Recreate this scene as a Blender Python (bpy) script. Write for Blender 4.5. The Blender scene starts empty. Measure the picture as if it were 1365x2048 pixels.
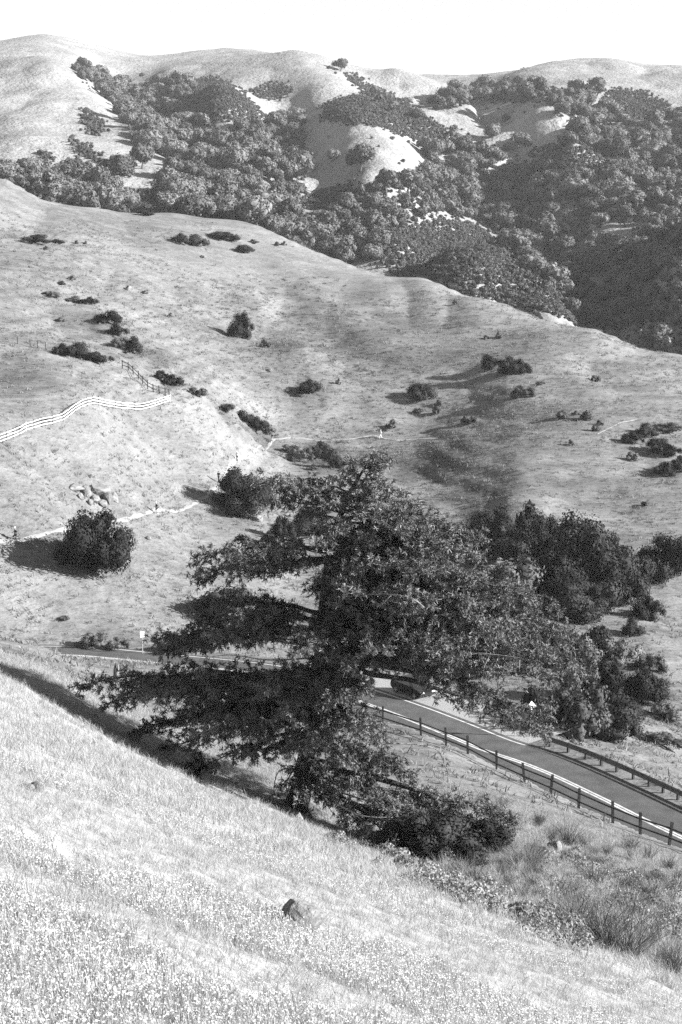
import bpy, bmesh, math, random, zlib
import numpy as np
from mathutils import Vector, Matrix

random.seed(7); RNG = np.random.default_rng(7)
SC = bpy.context.scene
COL = SC.collection
R = math.radians

# ------------------------------------------------------------------ camera
F = 2844.0                      # focal length in photo pixels (50 mm on a 24x36 frame held upright)
PITCH = math.atan((1024 - 500) / F)
CT, ST = math.cos(PITCH), math.sin(PITCH)
cam = bpy.data.cameras.new('camera'); cam_o = bpy.data.objects.new('camera', cam); COL.objects.link(cam_o)
cam.sensor_fit = 'VERTICAL'; cam.sensor_height = 36.0; cam.sensor_width = 24.0
cam.lens = 36.0 * F / 2048.0
cam.clip_start = 0.1; cam.clip_end = 20000
cam_o.location = (0, 0, 0); cam_o.rotation_euler = (math.pi / 2 - PITCH, 0, 0)
SC.camera = cam_o
SC.render.resolution_x, SC.render.resolution_y = 682, 1024

# ------------------------------------------------------------------ sun and sky
SUN_EL = R(22.0)
SUN_AZ = math.atan2(-0.14, 1.0)            # from the right, slightly behind the camera (angle from +x)
sd = Vector((math.cos(SUN_EL) * math.cos(SUN_AZ), math.cos(SUN_EL) * math.sin(SUN_AZ), math.sin(SUN_EL)))
sun = bpy.data.lights.new('sun', 'SUN'); sun_o = bpy.data.objects.new('sun', sun); COL.objects.link(sun_o)
sun.energy = 5.0; sun.angle = R(0.5); sun.color = (1, 1, 1)
sun_o.rotation_euler = sd.to_track_quat('Z', 'Y').to_euler()
sun_o.location = (60, -20, 60)
w = bpy.data.worlds.new('World'); SC.world = w; w.use_nodes = True
nt = w.node_tree; nt.nodes.clear()
sky = nt.nodes.new('ShaderNodeTexSky'); sky.sky_type = 'NISHITA'; sky.sun_disc = False
sky.sun_elevation = SUN_EL
sky.sun_rotation = math.atan2(sd.x, sd.y)
sky.air_density = 1.0; sky.dust_density = 0.0; sky.ozone_density = 1.0
bw = nt.nodes.new('ShaderNodeRGBToBW'); bg = nt.nodes.new('ShaderNodeBackground'); wo = nt.nodes.new('ShaderNodeOutputWorld')
nt.links.new(sky.outputs[0], bw.inputs[0]); nt.links.new(bw.outputs[0], bg.inputs[0]); nt.links.new(bg.outputs[0], wo.inputs[0])
bg.inputs[1].default_value = 0.058
SC.view_settings.view_transform = 'Standard'; SC.view_settings.look = 'None'
SC.view_settings.exposure = 2.06; SC.view_settings.gamma = 1.0
SC.view_settings.use_curve_mapping = False
SC.cycles.max_bounces = 6; SC.cycles.diffuse_bounces = 2; SC.cycles.transparent_max_bounces = 8
SC.cycles.volume_bounces = 0; SC.cycles.transmission_bounces = 3
SC.cycles.use_adaptive_sampling = True; SC.cycles.adaptive_threshold = 0.012
SC.cycles.use_denoising = False; SC.cycles.denoiser = 'OPENIMAGEDENOISE'; SC.cycles.denoising_input_passes = 'RGB_ALBEDO_NORMAL'; SC.cycles.denoising_prefilter = 'ACCURATE'

# ------------------------------------------------------------------ helpers
def P(u, v, Y):
    """World point seen at photo pixel (u, v) at forward distance Y."""
    a = (u - 682.5) / F; b = (1024 - v) / F
    t = Y / (CT + b * ST)
    return Vector((a * t, Y, (-ST + b * CT) * t))
def proj(x, y, z):
    x = np.asarray(x, float); y = np.asarray(y, float); z = np.asarray(z, float)
    d = y * CT - z * ST; h = y * ST + z * CT
    return 682.5 + F * x / d, 1024 - F * h / d

def vnoise(x, y, seed=0):
    """Smooth value noise in [-1, 1], vectorised."""
    x = np.asarray(x, float); y = np.asarray(y, float)
    xi = np.floor(x).astype(np.int64); yi = np.floor(y).astype(np.int64)
    fx = x - xi; fy = y - yi
    fx = fx * fx * (3 - 2 * fx); fy = fy * fy * (3 - 2 * fy)
    def hsh(a, b):
        n = (a * 374761393 + b * 668265263 + seed * 1442695041) & 0x7fffffff
        n = ((n ^ (n >> 13)) * 1274126177) & 0x7fffffff
        return ((n ^ (n >> 16)) & 0xffff) / 32767.5 - 1.0
    return ((hsh(xi, yi) * (1 - fx) + hsh(xi + 1, yi) * fx) * (1 - fy) +
            (hsh(xi, yi + 1) * (1 - fx) + hsh(xi + 1, yi + 1) * fx) * fy)
def fbm(x, y, seed=0, oct=3):
    s = 0; a = 1.0; t = 0
    for k in range(oct):
        s = s + a * vnoise(x * 2 ** k, y * 2 ** k, seed + 17 * k); t += a; a *= 0.5
    return s / t

def in_poly(px, py, poly):
    px = np.asarray(px, float); py = np.asarray(py, float)
    c = np.zeros(px.shape, bool); n = len(poly)
    for i in range(n):
        x1, y1 = poly[i]; x2, y2 = poly[(i + 1) % n]
        if y1 == y2: continue
        cond = ((y1 > py) != (y2 > py)) & (px < (x2 - x1) * (py - y1) / (y2 - y1) + x1)
        c ^= cond
    return c

def mesh_np(name, verts, faces, smooth=False):
    """Mesh from numpy verts and a face array (n,3) or (n,4)."""
    verts = np.asarray(verts, np.float32).reshape(-1, 3); faces = np.asarray(faces, np.int32)
    me = bpy.data.meshes.new(name)
    n, k = faces.shape
    me.vertices.add(len(verts)); me.vertices.foreach_set('co', verts.ravel())
    me.loops.add(n * k); me.loops.foreach_set('vertex_index', faces.ravel())
    me.polygons.add(n); me.polygons.foreach_set('loop_start', np.arange(0, n * k, k, dtype=np.int32))
    if smooth: me.polygons.foreach_set('use_smooth', np.ones(n, bool))
    me.update(calc_edges=True); me.validate()
    return me
def add_obj(name, me, mat=None, parent=None, **props):
    o = bpy.data.objects.new(name, me); COL.objects.link(o)
    if mat is not None and me is not None and len(me.materials) == 0: me.materials.append(mat)
    if parent is not None: o.parent = parent
    for k, v in props.items(): o[k] = v
    return o
def thing(name, label, cat, loc=(0, 0, 0), rz=0.0, group=None):
    o = bpy.data.objects.new(name, None); COL.objects.link(o)
    o.empty_display_size = 0.3
    o.location = loc; o.rotation_euler = (0, 0, rz)
    o['label'] = label; o['category'] = cat
    if group: o['group'] = group
    return o
def tag(o, label, cat, group=None):
    o['label'] = label; o['category'] = cat
    if group: o['group'] = group
    return o

class MB:
    """Collects simple shapes into one mesh."""
    def __init__(s): s.v = []; s.f = []
    def add(s, vs, fs):
        n = len(s.v); s.v += [tuple(v) for v in vs]; s.f += [tuple(i + n for i in f) for f in fs]
    def box(s, c, size, M=None):
        x, y, z = size[0] / 2, size[1] / 2, size[2] / 2
        vs = [Vector((i * x, j * y, k * z)) for k in (-1, 1) for j in (-1, 1) for i in (-1, 1)]
        if M is not None: vs = [M @ v for v in vs]
        vs = [v + Vector(c) for v in vs]
        s.add(vs, [(0, 2, 3, 1), (4, 5, 7, 6), (0, 1, 5, 4), (2, 6, 7, 3), (0, 4, 6, 2), (1, 3, 7, 5)])
    def beam(s, a, b, wd, ht, up=Vector((0, 0, 1))):
        a = Vector(a); b = Vector(b); d = (b - a).normalized()
        sx = d.cross(up)
        if sx.length < 1e-4: sx = d.cross(Vector((1, 0, 0)))
        sx.normalize(); uy = sx.cross(d).normalized()
        vs = [p + sx * (i * wd / 2) + uy * (j * ht / 2) for p in (a, b) for j in (-1, 1) for i in (-1, 1)]
        s.add(vs, [(0, 1, 3, 2), (4, 6, 7, 5), (0, 4, 5, 1), (2, 3, 7, 6), (0, 2, 6, 4), (1, 5, 7, 3)])
    def tube(s, pts, rad, n=6, cap=True):
        pts = [Vector(p) for p in pts]; rings = []
        ref = Vector((0.31, 0.17, 0.93))
        for i, p in enumerate(pts):
            d = (pts[min(i + 1, len(pts) - 1)] - pts[max(i - 1, 0)])
            if d.length < 1e-6: d = Vector((0, 0, 1))
            d.normalize()
            r0 = ref if abs(d.dot(ref)) < 0.95 else Vector((1, 0, 0))
            sx = d.cross(r0).normalized(); sy = sx.cross(d)
            r = rad[i] if hasattr(rad, '__len__') else rad
            rings.append([p + (sx * math.cos(2 * math.pi * k / n) + sy * math.sin(2 * math.pi * k / n)) * r for k in range(n)])
        vs = [v for ring in rings for v in ring]; fs = []
        for i in range(len(pts) - 1):
            for k in range(n):
                k2 = (k + 1) % n
                fs.append((i * n + k, i * n + k2, (i + 1) * n + k2, (i + 1) * n + k))
        if cap:
            fs.append(tuple(range(n - 1, -1, -1))); m = (len(pts) - 1) * n
            fs.append(tuple(range(m, m + n)))
        s.add(vs, fs)
    def build(s, name, mat, parent=None, smooth=False, **props):
        me = bpy.data.meshes.new(name); me.from_pydata([tuple(v) for v in s.v], [], s.f); me.update()
        if smooth:
            for p in me.polygons: p.use_smooth = True
        return add_obj(name, me, mat, parent, **props)

def mat_grey(name, lo, hi, scale=5.0, rough=0.85, spec=0.2, detail=4.0, bump=0.0, bscale=None, coords='Object', transl=0.0):
    """Plain two-tone noise material in greys (the photograph is monochrome)."""
    m = bpy.data.materials.new(name); m.use_nodes = True; t = m.node_tree; n = t.nodes; b = n['Principled BSDF']
    tc = n.new('ShaderNodeTexCoord'); nz = n.new('ShaderNodeTexNoise'); nz.inputs['Scale'].default_value = scale; nz.inputs['Detail'].default_value = detail
    mr = n.new('ShaderNodeMapRange'); mr.inputs[1].default_value = 0.3; mr.inputs[2].default_value = 0.7; mr.inputs[3].default_value = lo; mr.inputs[4].default_value = hi
    t.links.new(tc.outputs[coords], nz.inputs['Vector']); t.links.new(nz.outputs['Fac'], mr.inputs[0]); t.links.new(mr.outputs[0], b.inputs['Base Color'])
    b.inputs['Roughness'].default_value = rough; b.inputs['Specular IOR Level'].default_value = spec
    if bump:
        bp = n.new('ShaderNodeBump'); bp.inputs['Strength'].default_value = bump; bp.inputs['Distance'].default_value = 0.058
        n2 = n.new('ShaderNodeTexNoise'); n2.inputs['Scale'].default_value = bscale or scale * 3; n2.inputs['Detail'].default_value = 5
        t.links.new(tc.outputs[coords], n2.inputs['Vector']); t.links.new(n2.outputs['Fac'], bp.inputs['Height']); t.links.new(bp.outputs[0], b.inputs['Normal'])
    if transl:
        tr = n.new('ShaderNodeBsdfTranslucent'); mx = n.new('ShaderNodeMixShader'); mx.inputs[0].default_value = transl
        out = n['Material Output']
        t.links.new(mr.outputs[0], tr.inputs[0]); t.links.new(b.outputs[0], mx.inputs[1]); t.links.new(tr.outputs[0], mx.inputs[2]); t.links.new(mx.outputs[0], out.inputs[0])
    return m
# ------------------------------------------------------------------ terrain
# One height field for the whole valley: thin-plate interpolation of surveyed points,
# given as bearing column, height row and distance.
EYE = 3.2                        # the camera stands on a bank above the slope
PX, PY = 0.365, 0.40            # near meadow: fall away from the camera, fall to the right
NEAR_EDGE = {-300: (1215, 60), 0: (1368, 60), 180: (1476, 58), 340: (1558, 58), 510: (1624, 58.5), 600: (1652, 58),
             680: (1688, 56), 850: (1748, 50), 1020: (1805, 42), 1190: (1882, 37), 1365: (1965, 35), 1650: (2110, 33)}
COLS = {
 -300: [(1222, 68), (1225, 95), (1235, 115), (1230, 130), (1100, 141), (960, 155), (800, 176), (640, 225), (480, 300), (340, 380), (290, 420), (380, 500), (400, 560), (320, 640), (220, 820), (110, 1150), (80, 1350), (110, 1700)],
 0:    [(1345, 66), (1320, 75), (1300, 90), (1280, 106), (1306, 124), (1304, 136), (1262, 145), (1180, 151), (1075, 160), (960, 170), (880, 182), (780, 208), (690, 240), (600, 285), (500, 345), (430, 390), (357, 425), (410, 480), (430, 540), (345, 640), (250, 780), (160, 960), (105, 1150), (84, 1320), (120, 1650)],
 90:   [(1388, 66), (1352, 75), (1326, 90), (1296, 113), (1318, 127), (1308, 138), (1270, 147), (1180, 154), (1060, 165), (850, 195), (700, 238), (500, 355), (402, 435), (440, 500), (400, 570), (250, 790), (160, 940), (118, 1040), (125, 1120), (70, 1330), (110, 1650)],
 180:  [(1442, 66), (1396, 75), (1368, 88), (1345, 110), (1321, 129), (1310, 138), (1272, 148), (1150, 158), (1060, 174), (980, 188), (850, 202), (812, 208), (720, 242), (660, 285), (600, 315), (500, 370), (440, 420), (413, 442), (450, 500), (440, 560), (370, 640), (300, 740), (230, 850), (160, 1050), (120, 1200), (90, 1340), (130, 1700)],
 340:  [(1522, 66), (1474, 75), (1442, 84), (1400, 103), (1334, 127), (1320, 137), (1272, 150), (1180, 164), (1080, 185), (1003, 206), (920, 220), (850, 230), (797, 238), (768, 258), (700, 300), (600, 345), (500, 400), (450, 435), (424, 455), (460, 520), (430, 590), (385, 650), (330, 740), (280, 860), (200, 1020), (150, 1180), (110, 1450), (150, 1800)],
 510:  [(1590, 66), (1540, 75), (1508, 83), (1450, 103), (1366, 125), (1350, 133), (1285, 152), (1150, 178), (1080, 198), (1000, 220), (930, 246), (872, 275), (800, 292), (700, 328), (620, 370), (540, 415), (447, 462), (500, 520), (470, 590), (420, 660), (330, 760), (260, 860), (215, 930), (160, 1080), (112, 1220), (150, 1600)],
 600:  [(1614, 67), (1575, 75), (1535, 84), (1450, 108), (1400, 121), (1365, 130), (1290, 155), (1150, 186), (1050, 212), (960, 242), (905, 268), (870, 283), (780, 305), (680, 345), (580, 400), (490, 452), (540, 520), (500, 600), (430, 680), (350, 780), (280, 880), (220, 960), (160, 1050), (106, 1180), (150, 1600)],
 680:  [(1655, 66), (1570, 80), (1470, 104), (1420, 116), (1380, 126), (1330, 142), (1250, 160), (1130, 188), (1030, 216), (940, 252), (878, 285), (800, 305), (700, 345), (600, 400), (517, 448), (570, 520), (520, 600), (450, 670), (380, 730), (320, 770), (260, 820), (200, 980), (150, 1100), (130, 1200), (170, 1600)],
 850:  [(1712, 60), (1600, 78), (1500, 98), (1462, 107), (1418, 118), (1392, 126), (1340, 145), (1250, 165), (1130, 192), (1010, 232), (960, 252), (880, 285), (760, 322), (660, 365), (600, 395), (557, 428), (620, 500), (540, 570), (500, 620), (430, 700), (370, 760), (310, 830), (240, 1000), (190, 1120), (165, 1260), (148, 1450), (180, 1800)],
 1020: [(1785, 49), (1690, 66), (1600, 83), (1555, 95), (1520, 103.5), (1478, 110), (1450, 120), (1390, 138), (1300, 160), (1180, 180), (1080, 202), (1000, 225), (930, 248), (865, 275), (760, 312), (660, 365), (609, 405), (680, 460), (600, 510), (540, 560), (500, 620), (430, 790), (350, 850), (260, 890), (210, 960), (160, 1120), (143, 1300), (180, 1700)],
 1190: [(1862, 45), (1760, 60), (1690, 74), (1637, 87), (1592, 96.5), (1545, 102.5), (1495, 112), (1430, 130), (1330, 155), (1230, 175), (1130, 198), (1000, 230), (900, 258), (800, 290), (720, 330), (661, 382), (790, 450), (720, 550), (650, 620), (560, 650), (480, 690), (400, 760), (300, 850), (220, 960), (160, 1100), (120, 1250), (170, 1700)],
 1365: [(1940, 43), (1830, 56), (1760, 68), (1710, 80), (1672, 88), (1630, 94.5), (1570, 104), (1470, 130), (1330, 158), (1200, 185), (1100, 205), (1000, 232), (900, 262), (800, 300), (720, 368), (830, 430), (700, 500), (600, 530), (490, 580), (500, 630), (440, 690), (380, 770), (300, 860), (220, 980), (170, 1100), (132, 1250), (170, 1700)],
 1650: [(2080, 42), (1950, 55), (1850, 68), (1790, 80), (1760, 88), (1720, 97), (1620, 118), (1450, 150), (1280, 185), (1120, 215), (980, 250), (880, 300), (810, 365), (900, 440), (640, 500), (400, 560), (420, 640), (380, 720), (300, 850), (200, 1000), (140, 1200), (180, 1700)],
}
EXTRA = [  # spurs and ravines of the far slopes
 (140, 128, 1090), (200, 190, 960), (250, 238, 880), (300, 288, 800), (375, 333, 725),
 (215, 160, 1220), (285, 225, 1080), (340, 285, 940), (420, 350, 820),
 (430, 172, 950), (445, 230, 860), (560, 225, 980), (530, 250, 900),
 (560, 150, 1080), (640, 165, 1010), (730, 195, 950), (590, 265, 960), (610, 330, 830),
 (640, 250, 870), (720, 262, 800), (800, 290, 790), (720, 345, 715), (620, 395, 720),
 (760, 165, 1150), (880, 235, 1080), (980, 330, 960), (1040, 430, 850),
 (960, 215, 960), (1080, 225, 890), (1130, 280, 820), (900, 180, 1120),
 (800, 470, 590), (900, 500, 545), (960, 545, 515), (1100, 625, 480), (1100, 560, 540), (1140, 560, 680),
 (1280, 560, 600), (1280, 650, 555),
 (400, 790, 250), (480, 842, 266), (250, 722, 250), (300, 700, 290), (200, 640, 288), (440, 760, 285),
 (950, 1040, 222), (830, 985, 238), (780, 700, 345), (700, 740, 325), (880, 930, 258),
 (400, 104, 1500), (470, 101, 1500), (690, 138, 1250), (740, 140, 1320), (790, 132, 1180), (850, 152, 1180), (905, 184, 1150), (930, 150, 1500), (1060, 136, 1300), (1100, 124, 1280), (1240, 118, 1280), (1300, 128, 1300), (240, 104, 1400),
 (560, 640, 372), (640, 620, 385), (600, 700, 330), (520, 600, 372), (720, 660, 362), (800, 620, 388),
]
cu, cv, cy = [], [], []
az_all = sorted(NEAR_EDGE)
for u, lst in COLS.items():
    for v, Y in lst: cu.append(u); cv.append(v); cy.append(Y)
    if u in NEAR_EDGE: v, Y = NEAR_EDGE[u]; cu.append(u); cv.append(v); cy.append(Y)
for u, v, Y in EXTRA: cu.append(u); cv.append(v); cy.append(Y)
pts = np.array([P(u, v, Y) for u, v, Y in zip(cu, cv, cy)])
# near meadow points on its plane, up to ~70 % of the distance to its edge
ne_az = np.array([(u - 682.5) / F / (CT + (1024 - NEAR_EDGE[u][0]) / F * ST) for u in az_all]); ne_y = np.array([NEAR_EDGE[u][1] for u in az_all])
near = []
for a in np.linspace(-0.36, 0.36, 10):
    ye = np.interp(a, ne_az, ne_y)
    for f in (0.04, 0.08, 0.15, 0.25, 0.38, 0.52, 0.68):
        Y = ye * f
        near.append((a * Y, Y, -EYE - PX * Y - PY * a * Y))
pts = np.vstack([pts, near])
SA = 2.2
def _key(x, y): return np.stack([SA * x / y, np.log(y)], -1)
def _val(x, y, z): return (z + EYE) / y
K = _key(pts[:, 0], pts[:, 1]); Vv = _val(pts[:, 0], pts[:, 1], pts[:, 2])
def _phi(r2): return 0.5 * r2 * np.log(r2 + 1e-12)
n = len(K)
A = np.zeros((n + 3, n + 3))
r2 = ((K[:, None] - K[None]) ** 2).sum(-1)
A[:n, :n] = _phi(r2) + np.eye(n) * 4e-4
Q = np.hstack([np.ones((n, 1)), K]); A[:n, n:] = Q; A[n:, :n] = Q.T
COEF = np.linalg.solve(A, np.concatenate([Vv, np.zeros(3)]))
def _tps(k):
    out = np.empty(len(k))
    for s in range(0, len(k), 20000):
        kk = k[s:s + 20000]; r2 = ((kk[:, None] - K[None]) ** 2).sum(-1)
        out[s:s + 20000] = _phi(r2) @ COEF[:n] + COEF[n] + kk @ COEF[n + 1:]
    return out

# sampling grid: bearing x log distance (fine where near, coarse where far)
az_in = np.linspace(-0.33, 0.33, 420)
az_out = np.array([0.36, 0.4, 0.46, 0.55, 0.68, 0.85, 1.1, 1.5])
AZ = np.concatenate([-az_out[::-1], az_in, az_out])
LY = np.concatenate([np.linspace(math.log(1.2), math.log(60), 210)[:-1], np.linspace(math.log(60), math.log(480), 300)[:-1], np.linspace(math.log(480), math.log(2600), 260)])
GA, GL = np.meshgrid(np.clip(AZ, -0.36, 0.36), LY)
base = _tps(np.stack([SA * GA.ravel(), GL.ravel()], -1)).reshape(GA.shape)
GY = np.exp(GL); GX = np.meshgrid(AZ, LY)[0] * GY
# beyond the surveyed bearings the near meadow keeps its plane
wide = (np.meshgrid(AZ, LY)[0] - GA) * -PY * np.clip(1.5 - GY / 60, 0, 1)
GZ = (base + wide) * GY - EYE
# natural unevenness
def sstep(x, a, b): t = np.clip((x - a) / (b - a), 0, 1); return t * t * (3 - 2 * t)
GZ += 0.10 * fbm(GX / 2.2, GY / 2.2, 3) * sstep(GY, 3, 12) * (1 - sstep(GY, 300, 500))
GZ += 0.35 * fbm(GX / 9, GY / 9, 5) * sstep(GY, 30, 70) * (1 - sstep(GY, 400, 600))
GZ += 1.0 * fbm(GX / 30, GY / 30, 9) * sstep(GY, 140, 260)
GZ += 3.0 * fbm(GX / 90, GY / 90, 11, 2) * sstep(GY, 480, 700) * (1 - 0.6 * sstep(GY, 1000, 1300))
GZ += (7.5 * np.abs(fbm(GX / 75, GY / 110, 61, 2)) + 3.0 * np.abs(fbm(GX / 28, GY / 34, 62, 2)) - 3.2) * sstep(GY, 520, 720) * (1 - 0.7 * sstep(GY, 1100, 1350))
GZ += (2.4 * np.abs(fbm(GX / 24, GY / 50, 63, 2)) - 0.8) * sstep(GY, 215, 290) * (1 - sstep(GY, 400, 470))
# terracettes trodden along the contours of the middle slope
GZ += 0.16 * np.sin(GZ * 3.6 + 2.2 * fbm(GX / 14, GY / 14, 21)) * sstep(GY, 190, 240) * (1 - sstep(GY, 420, 520))

# ---- road bed: flatten the ground along the road
ROAD_C = [(1900, 1925, 70), (1640, 1802, 78.5), (1365, 1673, 88.3), (1182, 1588, 97.0), (1064, 1538, 103.0), (960, 1497, 107.5), (880, 1464, 112), (800, 1432, 116.6), (700, 1395, 122.5), (600, 1364, 128.5), (480, 1346, 133), (340, 1331, 136.5), (180, 1319, 139.5), (60, 1319, 139.5), (-120, 1311, 138), (-400, 1285, 136)]
def smooth_path(pl, step=1.0):
    pl = [Vector(p) for p in pl]; out = []
    for i in range(len(pl) - 1):
        p0, p1, p2, p3 = pl[max(i - 1, 0)], pl[i], pl[i + 1], pl[min(i + 2, len(pl) - 1)]
        m = max(2, int((p2 - p1).length / step))
        for k in range(m):
            t = k / m
            out.append(0.5 * ((2 * p1) + (p2 - p0) * t + (2 * p0 - 5 * p1 + 4 * p2 - p3) * t * t + (3 * p1 - p0 - 3 * p2 + p3) * t ** 3))
    out.append(pl[-1]); return out
rc = smooth_path([P(*q) for q in ROAD_C], 0.8)
rz = np.array([p.z for p in rc]); kern = np.ones(41) / 41
rz = np.convolve(np.pad(rz, 20, mode='edge'), kern, 'valid')
ROAD = np.array([(p.x, p.y, z) for p, z in zip(rc, rz)])
def road_near(x, y):
    """signed side distance to the centre line (positive = far side) and the road height there"""
    x = np.asarray(x, float).ravel(); y = np.asarray(y, float).ravel()
    d = np.full(x.shape, 1e9); h = np.zeros(x.shape); st = np.zeros(x.shape)
    m = (y > 55) & (y < 185)
    idx = np.nonzero(m)[0]
    for s in range(0, len(idx), 20000):
        j = idx[s:s + 20000]
        dd = (x[j, None] - ROAD[None, :, 0]) ** 2 + (y[j, None] - ROAD[None, :, 1]) ** 2
        k = dd.argmin(1); d[j] = np.sqrt(dd[np.arange(len(j)), k]); h[j] = ROAD[k, 2]; st[j] = ROAD[k, 0]
        k2 = np.clip(k, 1, len(ROAD) - 2); tx = ROAD[k2 + 1, 0] - ROAD[k2 - 1, 0]; ty = ROAD[k2 + 1, 1] - ROAD[k2 - 1, 1]
        side = np.sign(tx * (y[j] - ROAD[k, 1]) - ty * (x[j] - ROAD[k, 0]))
        d[j] *= -side          # the line runs right to left, so far side is on its right hand
    return d, h, st
rd, rh, rs = road_near(GX, GY); rd = rd.reshape(GX.shape); rh = rh.reshape(GX.shape); rs = rs.reshape(GX.shape)
pull = sstep(rs, -6, 0) * (1 - sstep(rs, 9.5, 13))     # gravel pull-out where the car stands
LANE = 3.45
wgt = 1 - sstep(np.abs(rd), LANE - 0.1, LANE + 0.9)
wgt = np.where((rd > 0), 1 - sstep(rd, LANE + 2.2 + 3.2 * pull, LANE + 6.5 + 3.2 * pull), wgt)
wgt[np.abs(rd) > 50] = 0
GZ = GZ * (1 - wgt) + (rh - 0.10) * wgt

def H(x, y):
    """ground height by bilinear look-up"""
    x = np.atleast_1d(np.asarray(x, float)); y = np.atleast_1d(np.asarray(y, float))
    a = x / y; l = np.log(np.maximum(y, 1.3))
    i = np.clip(np.searchsorted(AZ, a) - 1, 0, len(AZ) - 2); j = np.clip(np.searchsorted(LY, l) - 1, 0, len(LY) - 2)
    fa = np.clip((a - AZ[i]) / (AZ[i + 1] - AZ[i]), 0, 1); fl = np.clip((l - LY[j]) / (LY[j + 1] - LY[j]), 0, 1)
    return ((GZ[j, i] * (1 - fa) + GZ[j, i + 1] * fa) * (1 - fl) + (GZ[j + 1, i] * (1 - fa) + GZ[j + 1, i + 1] * fa) * fl)
def Hs(x, y): return float(H(x, y)[0])
_EL = GZ / GY
def hit(u, v, ymin=3.0, ymax=2500.0, skip=0):
    """first ground point seen at photo pixel (u, v) beyond ymin"""
    a = (u - 682.5) / F; b = (1024 - v) / F
    ys = np.exp(np.linspace(math.log(ymin), math.log(ymax), 6000))
    t = ys / (CT + b * ST); x = a * t; z = (-ST + b * CT) * t
    under = z <= H(x, ys)
    k = np.nonzero(under[1:] & ~under[:-1])[0]
    if len(k) == 0: return Vector((x[-1], ys[-1], Hs(x[-1], ys[-1])))
    k = k[min(skip, len(k) - 1)] + 1
    return Vector((x[k], ys[k], Hs(x[k], ys[k])))
def px_m(p):  # photo pixels per metre at a point
    return F / (p.y * CT - p.z * ST)
VIS = np.maximum.accumulate(_EL, axis=0) - _EL   # 0 where the ground is in view from the path we stand on

def grid_mesh(name, j0, j1):
    jj = np.arange(j0, j1 + 1); m = len(jj); k = len(AZ)
    v = np.stack([GX[jj], GY[jj], GZ[jj]], -1).reshape(-1, 3)
    r, c = np.meshgrid(np.arange(m - 1), np.arange(k - 1), indexing='ij')
    i = (r * k + c).ravel()
    f = np.stack([i, i + 1, i + k + 1, i + k], -1)
    return mesh_np(name, v, f, smooth=True)
J1 = int(np.searchsorted(LY, math.log(66))); J2 = int(np.searchsorted(LY, math.log(490)))
def ground_mat(name, lo, hi, s1, s2, s3, bump, stretch=(1, 1, 1), green=None):
    m = bpy.data.materials.new(name); m.use_nodes = True; t = m.node_tree; n = t.nodes; b = n['Principled BSDF']
    tc = n.new('ShaderNodeTexCoord'); mp = n.new('ShaderNodeMapping'); mp.inputs['Scale'].default_value = stretch
    t.links.new(tc.outputs['Object'], mp.inputs[0])
    vals = []
    for s, d in ((s1, 3), (s2, 5), (s3, 4)):
        z = n.new('ShaderNodeTexNoise'); z.inputs['Scale'].default_value = s; z.inputs['Detail'].default_value = d; z.inputs['Roughness'].default_value = 0.6
        t.links.new(mp.outputs[0], z.inputs['Vector']); vals.append(z.outputs['Fac'])
    def math_(op, a, bb):
        q = n.new('ShaderNodeMath'); q.operation = op
        for i, x in enumerate((a, bb)):
            if isinstance(x, (int, float)): q.inputs[i].default_value = x
            else: t.links.new(x, q.inputs[i])
        return q.outputs[0]
    s = math_('ADD', math_('MULTIPLY', vals[0], 0.40), math_('ADD', math_('MULTIPLY', vals[1], 0.35), math_('MULTIPLY', vals[2], 0.25)))
    mr = n.new('ShaderNodeMapRange'); mr.inputs[1].default_value = 0.36; mr.inputs[2].default_value = 0.64; mr.inputs[3].default_value = lo; mr.inputs[4].default_value = hi
    t.links.new(s, mr.inputs[0]); col = mr.outputs[0]
    if green:            # hollows darkened: greener grass, plus shade of the folds put into the colour
        at = n.new('ShaderNodeAttribute'); at.attribute_name = 'damp_shade'
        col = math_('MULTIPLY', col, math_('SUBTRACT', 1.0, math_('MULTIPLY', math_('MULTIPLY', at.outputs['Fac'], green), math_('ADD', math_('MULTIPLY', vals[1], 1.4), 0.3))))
    t.links.new(col, b.inputs['Base Color'])
    b.inputs['Roughness'].default_value = 1.0; b.inputs['Specular IOR Level'].default_value = 0.05
    bp = n.new('ShaderNodeBump'); bp.inputs['Strength'].default_value = 1.0; bp.inputs['Distance'].default_value = bump
    t.links.new(math_('ADD', vals[1], math_('MULTIPLY', vals[2], 0.5)), bp.inputs['Height']); t.links.new(bp.outputs[0], b.inputs['Normal'])
    return m
DAMP_SHADE = [(620, 615, 70), (560, 600, 40), (700, 690, 60), (660, 650, 60), (620, 790, 40), (740, 800, 38), (730, 760, 40), (900, 925, 60), (930, 1000, 55), (820, 960, 50), (560, 700, 50), (860, 960, 50), (300, 710, 40), (230, 650, 40), (360, 780, 30), (450, 830, 30), (520, 870, 30), (640, 930, 50), (780, 640, 50), (480, 590, 40), (840, 1010, 60), (1000, 870, 40), (700, 900, 60), (380, 600, 30), (800, 720, 40), (1180, 1330, 60), (1260, 1350, 70), (1320, 1400, 60), (1000, 960, 50)]  # patches where moist grass and painted fold shade darken the hill
damp_shade = np.zeros(GX.shape)
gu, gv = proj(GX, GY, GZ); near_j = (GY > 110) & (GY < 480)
for (u, v, r) in DAMP_SHADE:
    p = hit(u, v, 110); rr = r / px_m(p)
    damp_shade = np.maximum(damp_shade, np.exp(-(((GX - p.x) / rr) ** 2 + ((GY - p.y) / (rr * 2.6)) ** 2)) * near_j)
damp_shade = np.clip(damp_shade * (0.8 + 1.0 * fbm(GX / 9, GY / 14, 71) + 1.0 * fbm(GX / 2.5, GY / 4, 72)), 0, 1)
me_mid = grid_mesh('hillside_ground', J1, J2)
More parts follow.
